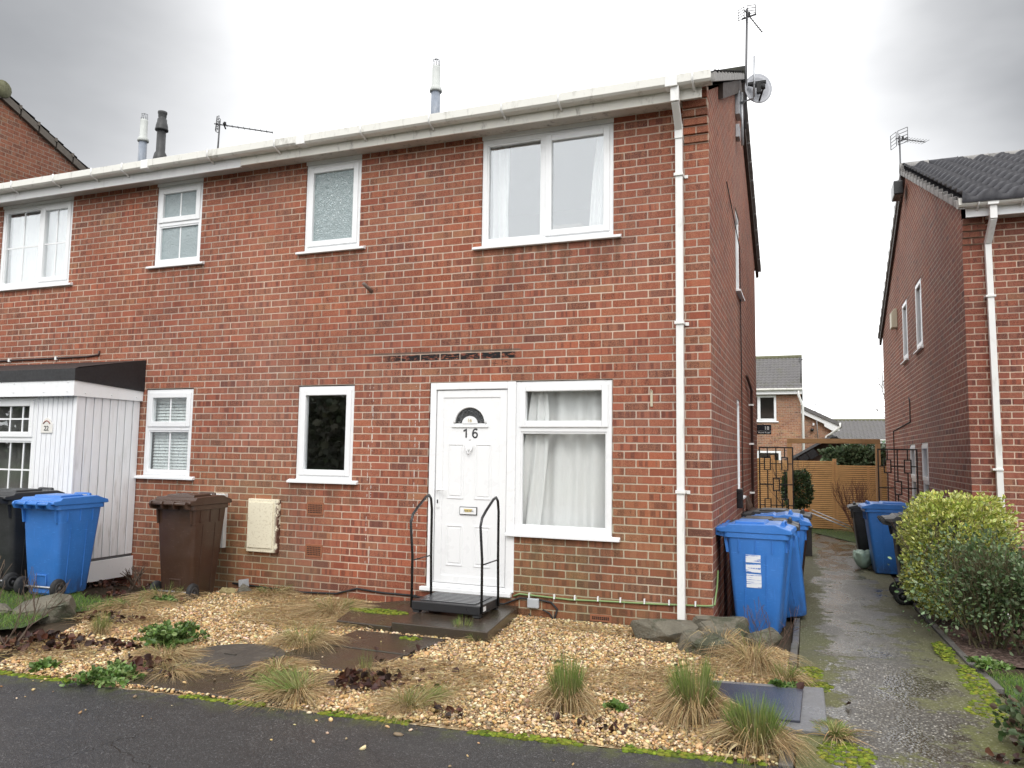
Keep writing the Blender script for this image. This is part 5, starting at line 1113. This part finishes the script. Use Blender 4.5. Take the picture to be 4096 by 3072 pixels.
tuft('grass_tussock',(-1.50,-2.70,0),'wide low tussock right of the brown leaf pile on the kerb','grass tussock',.34,.15,1200,.35,lean=(.8,0),grp=TG)
tuft('grass_tussock',(-2.02,-2.40,0),'small upright tan tuft sticking out of the brown leaf pile','grass tussock',.11,.26,350,.25,grp=TG)
tuft('grass_tussock',(-2.95,-1.80,0),'faded tan tussock between the round cover and the slabs','grass tussock',.32,.24,900,.22)
tuft('grass_tussock',(-2.72,-2.42,0),'thin straw tuft on the right rim of the round cover','grass tussock',.26,.14,500,.05)
tuft('grass_tussock',(-3.62,-2.55,0),'straw grass tuft at the left rim of the round cover','grass tussock',.30,.20,700,.08)
tuft('grass_tussock',(-3.40,-2.72,0),'flattened straw tuft by the leaf litter left of the worn slab','grass tussock',.34,.10,600,.05)
tuft('grass_tussock',(-4.70,-2.15,0),'small green tuft near the bare twigs at the left of the gravel','grass tussock',.17,.22,420,.6)
tuft('grass_tussock',(-1.95,-.98,0),'short green tuft at the corner of the door slab','grass tussock',.16,.2,300,.6)
tuft('grass_tussock',(-1.76,-1.1,0),'low weedy tuft right of the doorstep slab','grass tussock',.16,.10,220,.7)
tuft('grass_tussock',(-3.45,-.62,0),'sprawling dry tuft left of the mossy slab','grass tussock',.45,.2,900,.12)
tuft('grass_tussock',(-4.55,-.15,0),'thin dry grass growing along the wall under the air bricks','grass tussock',.35,.16,450,.25)
tuft('grass_tussock',(-5.35,-.85,0),'dead straw clump in front of the brown bin','grass tussock',.40,.22,800,.12)
tuft('grass_tussock',(-5.35,-1.25,0),'matted dead straw at the edge of the lawn','grass tussock',.45,.16,800,.08)
tuft('grass_tussock',(.40,-.98,0),'straw coloured long grass heap in front of the boulders and blue bin','dry grass',.38,.36,800,.05,w=.0024)
tuft('grass_tussock',(.12,-.62,0),'loose dry stalks growing between the boulders','dry grass',.30,.30,200,.0,droop=.7,w=.002)
tuft('grass_tussock',(.62,-1.25,0),'weedy green and straw tuft above the inspection cover','grass tussock',.2,.16,350,.4)
tuft('grass_tussock',(.9,-2.2,0),'low grass hugging the right side of the inspection cover','grass tussock',.22,.07,420,.7)
tuft('grass_tussock',(1.95,12.4,-.2),'rough grass at the foot of the far fence','grass tussock',.6,.25,600,.6)
# dead grass mats
def mat_grass(name,spots,n,cols,kind_label,h=.03,L=.12):
    P=[];
    for (x,y,rx,ry,k) in spots:
        m_=int(n*k); a=rng.uniform(0,2*math.pi,m_); q=np.sqrt(rng.random(m_)); P.append(np.stack([x+rx*q*np.cos(a),y+ry*q*np.sin(a),np.full(m_,.012)+h*rng.random(m_)],1))
    P=np.concatenate(P); m_=len(P); a=rng.uniform(0,2*math.pi,m_); l=L*(.5+rng.random(m_)); d=np.stack([np.cos(a)*l,np.sin(a)*l,rng.normal(0,.012,m_)],1); tip=P+d; mid=(P+tip)/2; mid[:,2]+=.012
    o=blades(name,P,tip,mid,np.full(m_,.0018),jit(cols,m_,.25),jit(cols,m_,.25),segs=2); return tag(o,kind_label,None,kind='stuff')
mat_grass('dead_grass',[(-3.5,-.95,.75,.45,.3),(-3.9,-.35,.8,.25,.14),(-.35,-1.75,.45,.28,.10),(-.15,-1.5,.3,.2,.05),(-1.65,-2.15,.45,.35,.14),(-2.02,-2.3,.15,.3,.03),(-3.3,-2.66,.5,.06,.04),(-5.0,-1.7,.45,.3,.1),(.35,-1.15,.35,.25,.08),(-4.6,-2.75,.5,.25,.08),(-1.0,-.35,.5,.12,.04)],9000,TAN+[(.22,.15,.07)],'matted dead grass lying over the gravel')
# lawn
def lawn(name,spots,n,label,h=.045):
    P=[]
    for (poly,k) in spots:
        poly=np.array(poly); lo,hi=poly.min(0),poly.max(0); Q=rng.uniform(lo,hi,(int(n*k)*3,2)); ins=np.zeros(len(Q),bool); j=len(poly)-1
        for i in range(len(poly)):
            xi,yi=poly[i]; xj,yj=poly[j]; c=((yi>Q[:,1])!=(yj>Q[:,1]))&(Q[:,0]<(xj-xi)*(Q[:,1]-yi)/(yj-yi+1e-12)+xi); ins^=c; j=i
        P.append(Q[ins][:int(n*k)])
    Q=np.concatenate(P); z=np.interp(Q[:,1],[-.5,0,3,200],[0,-.06,-.2,-.2])-.02; z=np.where(Q[:,0]<-5.2,.035,z); base=np.concatenate([Q,z[:,None]],1); m_=len(base)
    a=rng.uniform(0,2*math.pi,m_); hh=h*(.4+.9*rng.random(m_)); tip=base+np.stack([np.cos(a)*hh*.7,np.sin(a)*hh*.7,hh],1); mid=base+np.stack([0*a,0*a,hh*.7],1)
    o=blades(name,base,tip,mid,np.full(m_,.0026),jit(GRN,m_,.3),jit([(.11,.20,.04),(.16,.24,.06),(.09,.16,.03),(.25,.22,.10)],m_,.25),segs=2); return tag(o,label,None,kind='stuff')
def inpoly(Q,poly):
    ins=np.zeros(len(Q),bool); j=len(poly)-1
    for i in range(len(poly)):
        xi,yi=poly[i]; xj,yj=poly[j]; c=((yi>Q[:,1])!=(yj>Q[:,1]))&(Q[:,0]<(xj-xi)*(Q[:,1]-yi)/(yj-yi+1e-12)+xi); ins^=c; j=i
    return ins
LL=[(-9,-1.05),(-6.4,-1.0),(-5.9,-1.25),(-5.45,-1.15),(-5.35,-1.5),(-5.6,-1.9),(-5.35,-2.35),(-6,-3.2),(-9,-3.4)]; LR=[(2.0,-.3),(2.0,-1.8),(2.2,-2.3),(3.5,-2.3),(3.5,-.1)]
lawn('lawn_grass',[(LL,.55),(LR,.27),([(.75,12.9),(1.7,10.2),(2.5,10.2),(2.5,12.95)],.14),([(.69,8.6),(.80,8.6),(.9,12),(.69,12)],.04)],34000,'short damp grass on the lawns',.05)
LAWN=plain('lawn_base',(.04,.065,.018),.9,var=.4,scale=9,bump=.01)
poly_sheet('lawn',LL,.04,LAWN,follow=False); poly_sheet('lawn',LR,-.018,LAWN)
poly_sheet('lawn',[(.7,13),(.9,12),(1.7,10.2),(2.5,10.2),(2.5,13)],.012,LAWN)
# ground cover under the roses
cover=[(1.98,.2),(1.98,3.1),(2.55,3.1),(3.2,3.0),(3.2,.2)]
n=NT('bark_mulch'); p=n.pos(); v=n.voro(p,38,'F1','Color'); c=n.ramp(n.xyz(v)[0],[(0,(.03,.018,.012)),(.6,(.10,.06,.045)),(1,(.24,.17,.14))]); n.bump(n.voro(p,38),-.012); poly_sheet('mulch',cover,-.012,n.fin(c,.9))
# moss
def moss():
    bm=bmesh.new(); bmesh.ops.create_icosphere(bm,subdivisions=1,radius=1); tv=np.array([v.co[:] for v in bm.verts]); tf=np.array([[v.index for v in f_.verts] for f_ in bm.faces]); bm.free()
    P=[];R_=[]
    for x in np.concatenate([rng.uniform(-4.9,-3.5,300),rng.uniform(-2.9,.6,900)]):
        if mnoise.noise(Vector((x*2.1,3,0)))>-.12: P.append((x,pe(x)+abs(rng.normal(0,.035))-.02,.004)); R_.append(rng.uniform(.006,.02))
    for (cx,cy,rx,ry,k,z) in ((-2.98,-.62,.30,.10,420,.056),(-2.28,-1.3,.10,.05,50,.022),(.35,-2.1,.06,.05,50,.045),(.80,-1.28,.12,.14,160,.0),(.78,-.95,.08,.2,110,.0),(1.85,-.75,.09,.5,260,.0),(1.83,.4,.07,.4,170,-.06),(1.88,-1.4,.2,.25,180,0),(.95,-2.5,.14,.2,200,0),(-5.05,-1.62,.14,.08,120,0)):
        a=rng.uniform(0,6.28,k); q=np.sqrt(rng.random(k)); P+=[(cx+rx*q_*math.cos(a_),cy+ry*q_*math.sin(a_),z) for a_,q_ in zip(a,q)]; R_+=list(rng.uniform(.006,.018,k))
    P=np.array(P);R_=np.array(R_); n_=len(P); sc=np.stack([R_*1.3,R_*1.3,R_*.45],1)
    V=P[:,None]+tv[None]*sc[:,None]*(1+rng.normal(0,.15,(n_,len(tv),1))); F=(np.arange(n_)[:,None,None]*len(tv)+tf[None]).reshape(-1,3)
    C=np.repeat(jit([(.13,.17,.02),(.18,.20,.03),(.09,.12,.02)],n_,.2)[:,None],len(tv),1); tag(arrmesh('moss',V.reshape(-1,3),F,MOSSM,C.reshape(-1,3)),'bright green moss along the pavement edge and slabs',None,kind='stuff')
moss()
# gravel pebbles
GB=[(-4.55,-3.20),(-2.9,-3.08),(-1.6,-2.97),(.2,-2.81),(.62,-2.78),(.62,-.4),(.05,-.05),(-5.05,-.02),(-5.35,-.55),(-5.35,-1.3),(-5.2,-1.9),(-4.85,-2.6)]
EXC=[[(-3.33,-.40),(-3.12,-1.10),(-1.66,-1.13),(-1.80,-.03),(-3.0,-.05)],[(-2.83,-1.2),(-2.0,-1.19),(-2.14,-2.28),(-2.98,-2.24)],[(-3.62,-2.66),(-2.2,-2.34),(-2.25,-3.02),(-3.72,-3.10)],[(.10,-2.36),(.9,-2.3),(.9,-1.35),(.1,-1.48)]]
def pebbles():
    bm=bmesh.new(); bmesh.ops.create_icosphere(bm,subdivisions=1,radius=1); tv=np.array([v.co[:] for v in bm.verts]); tf=np.array([[v.index for v in f_.verts] for f_ in bm.faces]); bm.free()
    N=92000; Q=rng.uniform((-5.4,-3.25),(.65,0),(N,2)); k=inpoly(Q,GB)
    for e in EXC: k&=~inpoly(Q,e)
    k&=((Q[:,0]+3.22)**2+(Q[:,1]+2.32)**2)>.15; Q=Q[k]
    # stray stones on pavement and slabs
    st=rng.uniform((-4.2,-3.6),(.6,-2.9),(60,2)); sl=rng.uniform((-3.3,-3.0),(-2.1,-1.2),(26,2))
    n_=len(Q)+86; z=np.concatenate([rng.uniform(-.004,.016,len(Q)),np.full(60,.010),np.full(26,.026)]); Q=np.concatenate([Q,st,sl]); P=np.concatenate([Q,z[:,None]],1)
    r=np.clip(rng.lognormal(math.log(.0080),.38,n_),.004,.021); S3=np.stack([r*rng.uniform(.9,1.6,n_),r*rng.uniform(.7,1.1,n_),r*rng.uniform(.45,.8,n_)],1)
    th=rng.uniform(0,2*math.pi,n_); tl=rng.normal(0,.35,n_)
    L=tv[None]*S3[:,None]*(1+rng.normal(0,.10,(n_,len(tv),1)))
    x=L[...,0]*np.cos(tl)[:,None]-L[...,2]*np.sin(tl)[:,None]; zz=L[...,0]*np.sin(tl)[:,None]+L[...,2]*np.cos(tl)[:,None]; y=L[...,1]
    X=x*np.cos(th)[:,None]-y*np.sin(th)[:,None]; Y=x*np.sin(th)[:,None]+y*np.cos(th)[:,None]; V=np.stack([X,Y,zz],-1)+P[:,None]
    cols=jit([(.52,.36,.17),(.58,.42,.22),(.46,.29,.12),(.66,.54,.35),(.40,.24,.10),(.55,.39,.20),(.68,.57,.38),(.33,.22,.12),(.50,.33,.15),(.22,.15,.09),(.26,.19,.12)],n_,.14); C=np.repeat(cols[:,None],len(tv),1)
    F=(np.arange(n_)[:,None,None]*len(tv)+tf[None]).reshape(-1,3)
    tag(arrmesh('gravel',V.reshape(-1,3),F,STONEC,C.reshape(-1,3)),'golden pea gravel covering the front garden',None,kind='stuff')
pebbles()
# dead leaves
def dead_leaves():
    P=[]
    for (x,y,rx,ry,n_,h) in [(a_,b_,c_,d_,max(8,int(e_*.7)),f_*.75) for a_,b_,c_,d_,e_,f_ in ((-1.98,-2.52,.20,.20,150,.14),(-1.85,-2.35,.35,.25,70,.03),(-4.75,-2.62,.42,.26,300,.12),(-4.2,-2.42,.30,.12,90,.04),(-3.62,-2.78,.22,.14,90,.12),(-5.1,-1.75,.35,.15,110,.06),(-5.6,-.95,.6,.25,120,.03),(-.35,-2.62,.30,.07,22,.02),(-1.2,-2.78,.10,.08,26,.04),(-2.0,-1.9,.7,.3,22,.0),(-.2,-1.7,1.2,.5,10,.0),(.45,-2.75,.1,.06,12,.03),(-6.3,-.5,.5,.3,80,.03),(1.95,-2.3,.3,.3,90,.05),(-3.5,-2.86,.3,.05,30,.02),(2.4,.8,.4,.5,90,.02))]:
        a=rng.uniform(0,6.28,n_); q=np.sqrt(rng.random(n_)); P.append(np.stack([x+rx*q*np.cos(a),y+ry*q*np.sin(a),.018+h*rng.random(n_)*(1-q*.7)],1))
    P=np.concatenate(P); n_=len(P); cols=jit([(.045,.020,.016),(.065,.027,.018),(.028,.016,.013),(.10,.045,.025)],n_,.25)
    o=leafmesh('dead_leaves',P,np.full(n_,.048),cols,aspect=.95,up=0,mat=DEADL,out=np.stack([rng.normal(0,1,n_),rng.normal(0,1,n_),rng.normal(.1,.25,n_)],1)*1.2,cup=.5); tag(o,'wet dark brown fallen leaves gathered in the garden',None,kind='stuff')
dead_leaves()
# leafy rosettes
def rosette(loc,r,h,n,label):
    P=[];D=[]
    for i in range(n):
        a=rng.uniform(0,6.28); e=rng.uniform(.15,1.2); L=r*rng.uniform(.6,1.1); d=np.array([math.cos(a)*math.cos(e),math.sin(a)*math.cos(e),math.sin(e)*h/r*1.1])
        for t in np.linspace(.2,1,14):
            p=d*L*t; p[2]=max(.01,p[2]*(1.15-.5*t)); s=np.array([-math.sin(a),math.cos(a),.15])
            for sg in (-1,1): P.append(p); D.append(s*sg+d*.7)
    P=np.array(P);D=np.array(D); o=leafmesh('weed_rosette',P,np.full(len(P),.036),jit([(.09,.16,.035),(.13,.21,.05),(.06,.11,.025),(.17,.25,.08)],len(P),.2),loc=loc,aspect=.75,up=.1,out=D*1.6,cup=.3); return tag(o,label,'weed')
rosette((-3.93,-2.18,.01),.30,.24,46,'bushy dark green ferny weed growing alone in the left gravel')
rosette((-3.62,-3.02,.01),.26,.08,32,'low spreading green weed on the pavement edge left of the worn slab')
rosette((-4.25,-3.05,.01),.11,.06,9,'small pale green weed beside the leaf litter at the pavement edge')
rosette((-5.2,-1.0,.01),.16,.08,14,'green weed patch at the foot of the brown bin')
rosette((-.32,-2.3,.01),.07,.035,6,'tiny grey green weed seedling in the right gravel')
rosette((.62,-1.45,.01),.08,.06,7,'small dark weed at the far edge of the inspection cover')
rosette((2.02,-.25,.0),.20,.07,16,'low leafy weeds spreading over the path edge below the roses')
# boulders
ROCK=NT('rock_mossy'); p=ROCK.pos(); a=ROCK.noise(p,6,6,.7); c=ROCK.mix(a,(.07,.064,.048),(.25,.225,.17)); c=ROCK.mix(ROCK.mr(ROCK.noise(p,4,5,.7),.48,.62,0,.75),c,(.035,.045,.018)); c=ROCK.mix(ROCK.mr(ROCK.noise(p,16,5,.8),.56,.66,0,.5),c,(.22,.22,.19)); ROCK.bump(ROCK.noise(p,22,6,.75),.03); ROCKM=ROCK.fin(c,.6,0,.4)
def rock(loc,sx,sy,sz,rz,label,seed,mat=None):
    rg=random.Random(seed*17); bm=bmesh.new()
    for i in range(26):
        d=Vector((rg.gauss(0,1),rg.gauss(0,1),rg.gauss(0,1))).normalized(); m_=max(abs(d.x),abs(d.y),abs(d.z)); d*=(.55+.45/m_)*rg.uniform(.72,.98); bm.verts.new((d.x*sx,d.y*sy,d.z*sz))
    bmesh.ops.convex_hull(bm,input=bm.verts[:]); 
    for v in [v for v in bm.verts if not v.link_faces]: bm.verts.remove(v)
    bmesh.ops.bevel(bm,geom=bm.edges[:],offset=min(sx,sy,sz)*.10,segments=2,affect='EDGES',clamp_overlap=True)
    bmesh.ops.triangulate(bm,faces=bm.faces[:]); bmesh.ops.subdivide_edges(bm,edges=bm.edges[:],cuts=2,use_grid_fill=True)
    for v in bm.verts: v.co+=v.co.normalized()*(mnoise.noise(v.co*9+Vector((seed,0,0)))*.018+mnoise.noise(v.co*28)*.008)
    me=bpy.data.meshes.new('rock'); bm.to_mesh(me); bm.free(); me.polygons.foreach_set('use_smooth',[False]*len(me.polygons)); me.materials.append(mat or ROCKM); o=bpy.data.objects.new('boulder' if sx>.1 else 'stone',me); COL.objects.link(o); o.location=loc; o.rotation_euler=(0,0,rz); tag(o,label,'boulder' if sx>.1 else 'stone')
rock((-.34,-.42,.05),.33,.19,.15,.05,'long mossy boulder against the wall left of the drainpipe foot',1)
rock((.10,-.30,.07),.28,.18,.18,-.1,'mossy boulder at the house corner right of the drainpipe foot',2)
rock((-.0,-.70,.05),.27,.16,.15,-.08,'squared brown boulder in front of the drainpipe foot',5)
rock((.42,-.30,.05),.17,.14,.13,.3,'pale rounded boulder in front of the nearest blue bin wheel',4)
rock((-5.72,-1.86,.06),.34,.17,.17,.35,'large moss covered edging stone at the front of the left lawn',6)
rock((-6.25,-2.15,.03),.40,.16,.12,.35,'second half buried mossy stone left of the large edging stone',7)
rock((-5.02,-.30,.03),.09,.07,.06,.4,'small yellowish stone by the wall next to the brown bin',8,plain('yellow_stone',(.30,.25,.12),.8,var=.2,bump=.004,bscale=30))
rock((-4.85,-.22,.04),.10,.08,.08,.1,'small mossy stone behind the yellowish stone at the wall foot',9)
m=MB(); m.add([(-5.02,-.12,.05),(-4.90,-.10,.06),(-4.88,-.14,.15),(-5.0,-.15,.13),(-5.02,-.125,.05),(-4.90,-.105,.06),(-4.88,-.145,.15),(-5.0,-.155,.13)],[(0,1,2,3),(4,5,6,7),(0,1,5,4),(1,2,6,5),(2,3,7,6),(3,0,4,7)]); tag(m.build('litter',plain('paper_litter',(.55,.58,.62),.5,var=.3,scale=60)),'crumpled white litter at the wall foot beside the brown bin','litter')
# branching plants
def branches(mb,p,d,L,r,depth,spread=.5,n=2,up=.15,rg=random,tips=None,minr=.0015,k=5):
    pts=[p]; q=Vector(p); dd=Vector(d).normalized()
    for i in range(4):
        dd=(dd+Vector((rg.gauss(0,.13),rg.gauss(0,.13),rg.gauss(0,.08)+up*.25))).normalized(); q=q+dd*L/4; pts.append(tuple(q))
        if depth>0 and i>=1 and rg.random()<.75:
            a=Vector((rg.gauss(0,1),rg.gauss(0,1),rg.gauss(0,.6)+up)).normalized(); branches(mb,tuple(q),(dd*(1-spread)+a*spread),L*rg.uniform(.5,.75),r*.6,depth-1,spread,n,up,rg,tips,minr,k)
    mb.tube(pts,r,k if r>.006 else 4,r2=max(minr,r*.45),cap=False)
    if tips is not None: tips.append(tuple(q))
    if depth>0:
        for _ in range(n):
            a=Vector((rg.gauss(0,1),rg.gauss(0,1),rg.gauss(0,.6)+up)).normalized(); branches(mb,tuple(q),(dd*(1-spread*.8)+a*spread*.8),L*rg.uniform(.55,.8),max(minr,r*.5),depth-1,spread,n,up,rg,tips,minr,k)
def bare_shrub(loc,label,n,L,r,depth,mat,seed,lean=.5,up=.5,name='bare_shrub'):
    rg=random.Random(seed); m=MB()
    for i in range(n):
        a=rg.uniform(0,6.28); branches(m,(rg.gauss(0,.03),rg.gauss(0,.03),0),(math.cos(a)*lean,math.sin(a)*lean,1),L,r,depth,.42,2,up,rg)
    o=m.build(name,mat,closed=False); o.location=loc; return tag(o,label,'shrub')
bare_shrub((1.80,11.4,-.2),'leafless twiggy shrub in front of the right fence panel',12,.62,.012,2,TWIGR,3)
bare_shrub((-4.92,-2.80,0),'bare dark twigs rising from the leaf litter at the left edge',5,.30,.007,2,TWIG,12,.7,.3)
bare_shrub((-5.3,-2.9,0),'thin pale dead stems at the extreme left edge',5,.42,.004,1,plain('straw_stem',(.30,.20,.12),.8),14,.35,.5)
bare_shrub((-6.25,-.35,-.02),'cut brown stems and twigs beside the porch foot',7,.16,.012,1,TWIG,21,.8,.2)
def brt(loc,label,H,seed,depth=5,name='bare_tree'):
    rg=random.Random(seed); R_=empty(name,loc,label,'tree'); m=MB(); m.tube([(0,0,0),(.05,0,H*.12),(0,.05,H*.22)],H*.022,8,r2=H*.017,cap=False); m.build('trunk',BARK,R_,closed=False)
    m=MB()
    for i in range(5):
        a=i*1.3+rg.random(); branches(m,(0,0,H*.20),(math.cos(a)*.6,math.sin(a)*.6,1),H*.26,H*.010,depth-2,.48,2,.35,rg,minr=H*.0012,k=5)
    m.build('crown',BARK,R_,closed=False)
brt((8.4,60,-.2),'distant bare tree above the bungalow roof beside the right house',9.5,5,6)
brt((-13.5,-24,-.1),'bare roadside tree standing behind the viewpoint',11,8,6)
def box_points(n,c,rad,shape=3.4,shell=.55,wild=.22):
    P=rng.normal(0,1,(n,3)); P/=(np.abs(P)**shape).sum(1,keepdims=True)**(1/shape); t=(shell+(1-shell)*rng.random((n,1))**.6); D=P.copy(); P=P*t*np.array(rad)
    nz_=np.array([mnoise.noise(Vector(p)*3.2+Vector(c)) for p in P]); nz2=np.array([mnoise.noise(Vector(p)*9+Vector(c)) for p in P]); P*= (1+wild*nz_+wild*.8*nz2)[:,None]; return P,D
def bush(name,loc,label,rad,n,size,cols,edge=None,wild=.22,stems=10,zc=None,shell=.55,aspect=.55,trim=None,stemmat=None,catg='bush'):
    R_=empty(name,loc,label,catg); zc=zc if zc is not None else rad[2]; P,D=box_points(n,loc,rad,shell=shell,wild=wild); P[:,2]+=zc; 
    k=P[:,2]>.02; P,D=P[k],D[k]; 
    if trim: 
        k=trim(P); P,D=P[k],D[k]
    cc=jit(cols,len(P),.22); ed=None
    if edge is not None: ed=jit(edge,len(P),.2)
    leafmesh('foliage',P,np.full(len(P),size),cc,parent=R_,edge=ed,out=D*.9,aspect=aspect)
    rg=random.Random(len(P)); m=MB()
    for i in range(stems):
        a=rg.uniform(0,6.28); branches(m,(rg.gauss(0,rad[0]*.22),rg.gauss(0,rad[1]*.22),0),(math.cos(a)*.5,math.sin(a)*.5,1),zc*.8,.009,2,.45,2,.4,rg)
    m.build('stems',stemmat or TWIG,R_,closed=False); return R_
bush('variegated_bush',(2.26,2.35,-.24),'rounded bush with yellow and green variegated leaves in front of the right house corner',(.50,.50,.62),15000,.042,[(.12,.19,.03),(.20,.29,.04),(.30,.36,.06)],edge=[(.86,.80,.26),(.88,.84,.38),(.70,.68,.16),(.42,.48,.09)],zc=.78,shell=.62)
bush('rose_bush',(2.42,1.10,-.14),'straggly dark green rose bush in front of the variegated bush',(.60,.62,.38),7000,.036,[(.08,.13,.045),(.12,.18,.08),(.055,.09,.03),(.17,.23,.12)],wild=.75,zc=.56,shell=.1,stems=44,aspect=.6,stemmat=plain('rose_stem',(.10,.085,.04),.7,var=.3))
bush('rose_bush',(2.85,.30,-.05),'lower spreading rose bush nearest the lawn at the right edge',(.46,.42,.34),3400,.04,[(.075,.125,.045),(.11,.17,.07),(.05,.085,.03),(.16,.22,.11)],wild=.6,zc=.42,shell=.15,stems=26,aspect=.6,stemmat=plain('rose_stem',(.10,.085,.04),.7,var=.3))
bush('ivy',(2.30,-2.20,0),'dark ivy and bramble mound in the bottom right corner',(.52,.45,.17),8000,.036,[(.045,.08,.028),(.06,.10,.035),(.13,.15,.07),(.09,.06,.035)],zc=.12,shell=.1,stems=6,aspect=.85,catg='ivy')
bush('round_bush',(.58,11.6,-.2),'small round dark green bush behind the left trellis',(.30,.28,.40),4500,.055,[(.045,.08,.03),(.08,.12,.05),(.03,.055,.02)],zc=1.02,stems=6)
bush('shed_ivy',(1.95,13.75,1.18),'pale green ivy tumbling over the shed gable and fence top',(.66,.14,.26),5200,.075,[(.13,.19,.10),(.22,.29,.18),(.07,.11,.05)],wild=.6,zc=.36,shell=.1,stems=6,aspect=.8,catg='ivy')
bush('hedge',(3.2,15.5,-.2),'dark clipped hedge beyond the fence beside the right house',(1.0,.5,.95),4500,.09,[(.05,.09,.03),(.09,.13,.05)],zc=.95,stems=3,catg='hedge')
# thin seed stalks in front of the boulders
bare_shrub((.50,-.62,0),'thin dark seed stalks in front of the nearest blue bin',7,.26,.0028,1,plain('seed_stalk',(.09,.05,.035),.8),33,.6,.3)
# a belt of trees beyond the green behind the viewpoint, seen only mirrored in the panes
def belt():
    xs=np.linspace(-75,65,90); V=[];F=[]
    for i,xx in enumerate(xs):
        for j,zz in enumerate(np.linspace(-.5,1,7)):
            top=6.0+2.4*mnoise.noise(Vector((xx*.09,0,0)))+.8*mnoise.noise(Vector((xx*.6,3,0))); V.append((xx,-50+2*mnoise.noise(Vector((xx*.3,zz*3,1))),zz*top))
    for i in range(89):
        for j in range(6): a=i*7+j; F.append((a,a+7,a+8,a+1))
    hd=arrmesh('backdrop',np.array(V),np.array(F),attr_mat('backdrop_mass',.9,.1),np.tile(np.array([.12,.115,.085]),(len(V),1))); tag(hd,'solid dark hedgerow added unseen behind the viewpoint to close sky gaps in reflections',None,kind='stuff')  # unseen opaque sheet added behind the leaves, keeps sky out of the pane reflections
    n_=30000; x=rng.uniform(-70,60,n_); top=6.5+2.6*np.array([mnoise.noise(Vector((a*.09,0,0))) for a in x])+1.2*np.array([mnoise.noise(Vector((a*.4,7,0))) for a in x]); z=rng.random(n_)**.8*top; y=-46+rng.normal(0,2.5,n_)
    o=leafmesh('tree_belt',np.stack([x,y,z],1),np.full(n_,.55),jit([(.09,.10,.06),(.13,.12,.09),(.07,.08,.045)],n_,.3),aspect=.8); tag(o,'dark far-off belt of trees beyond the green behind the viewpoint',None,kind='stuff')
belt()
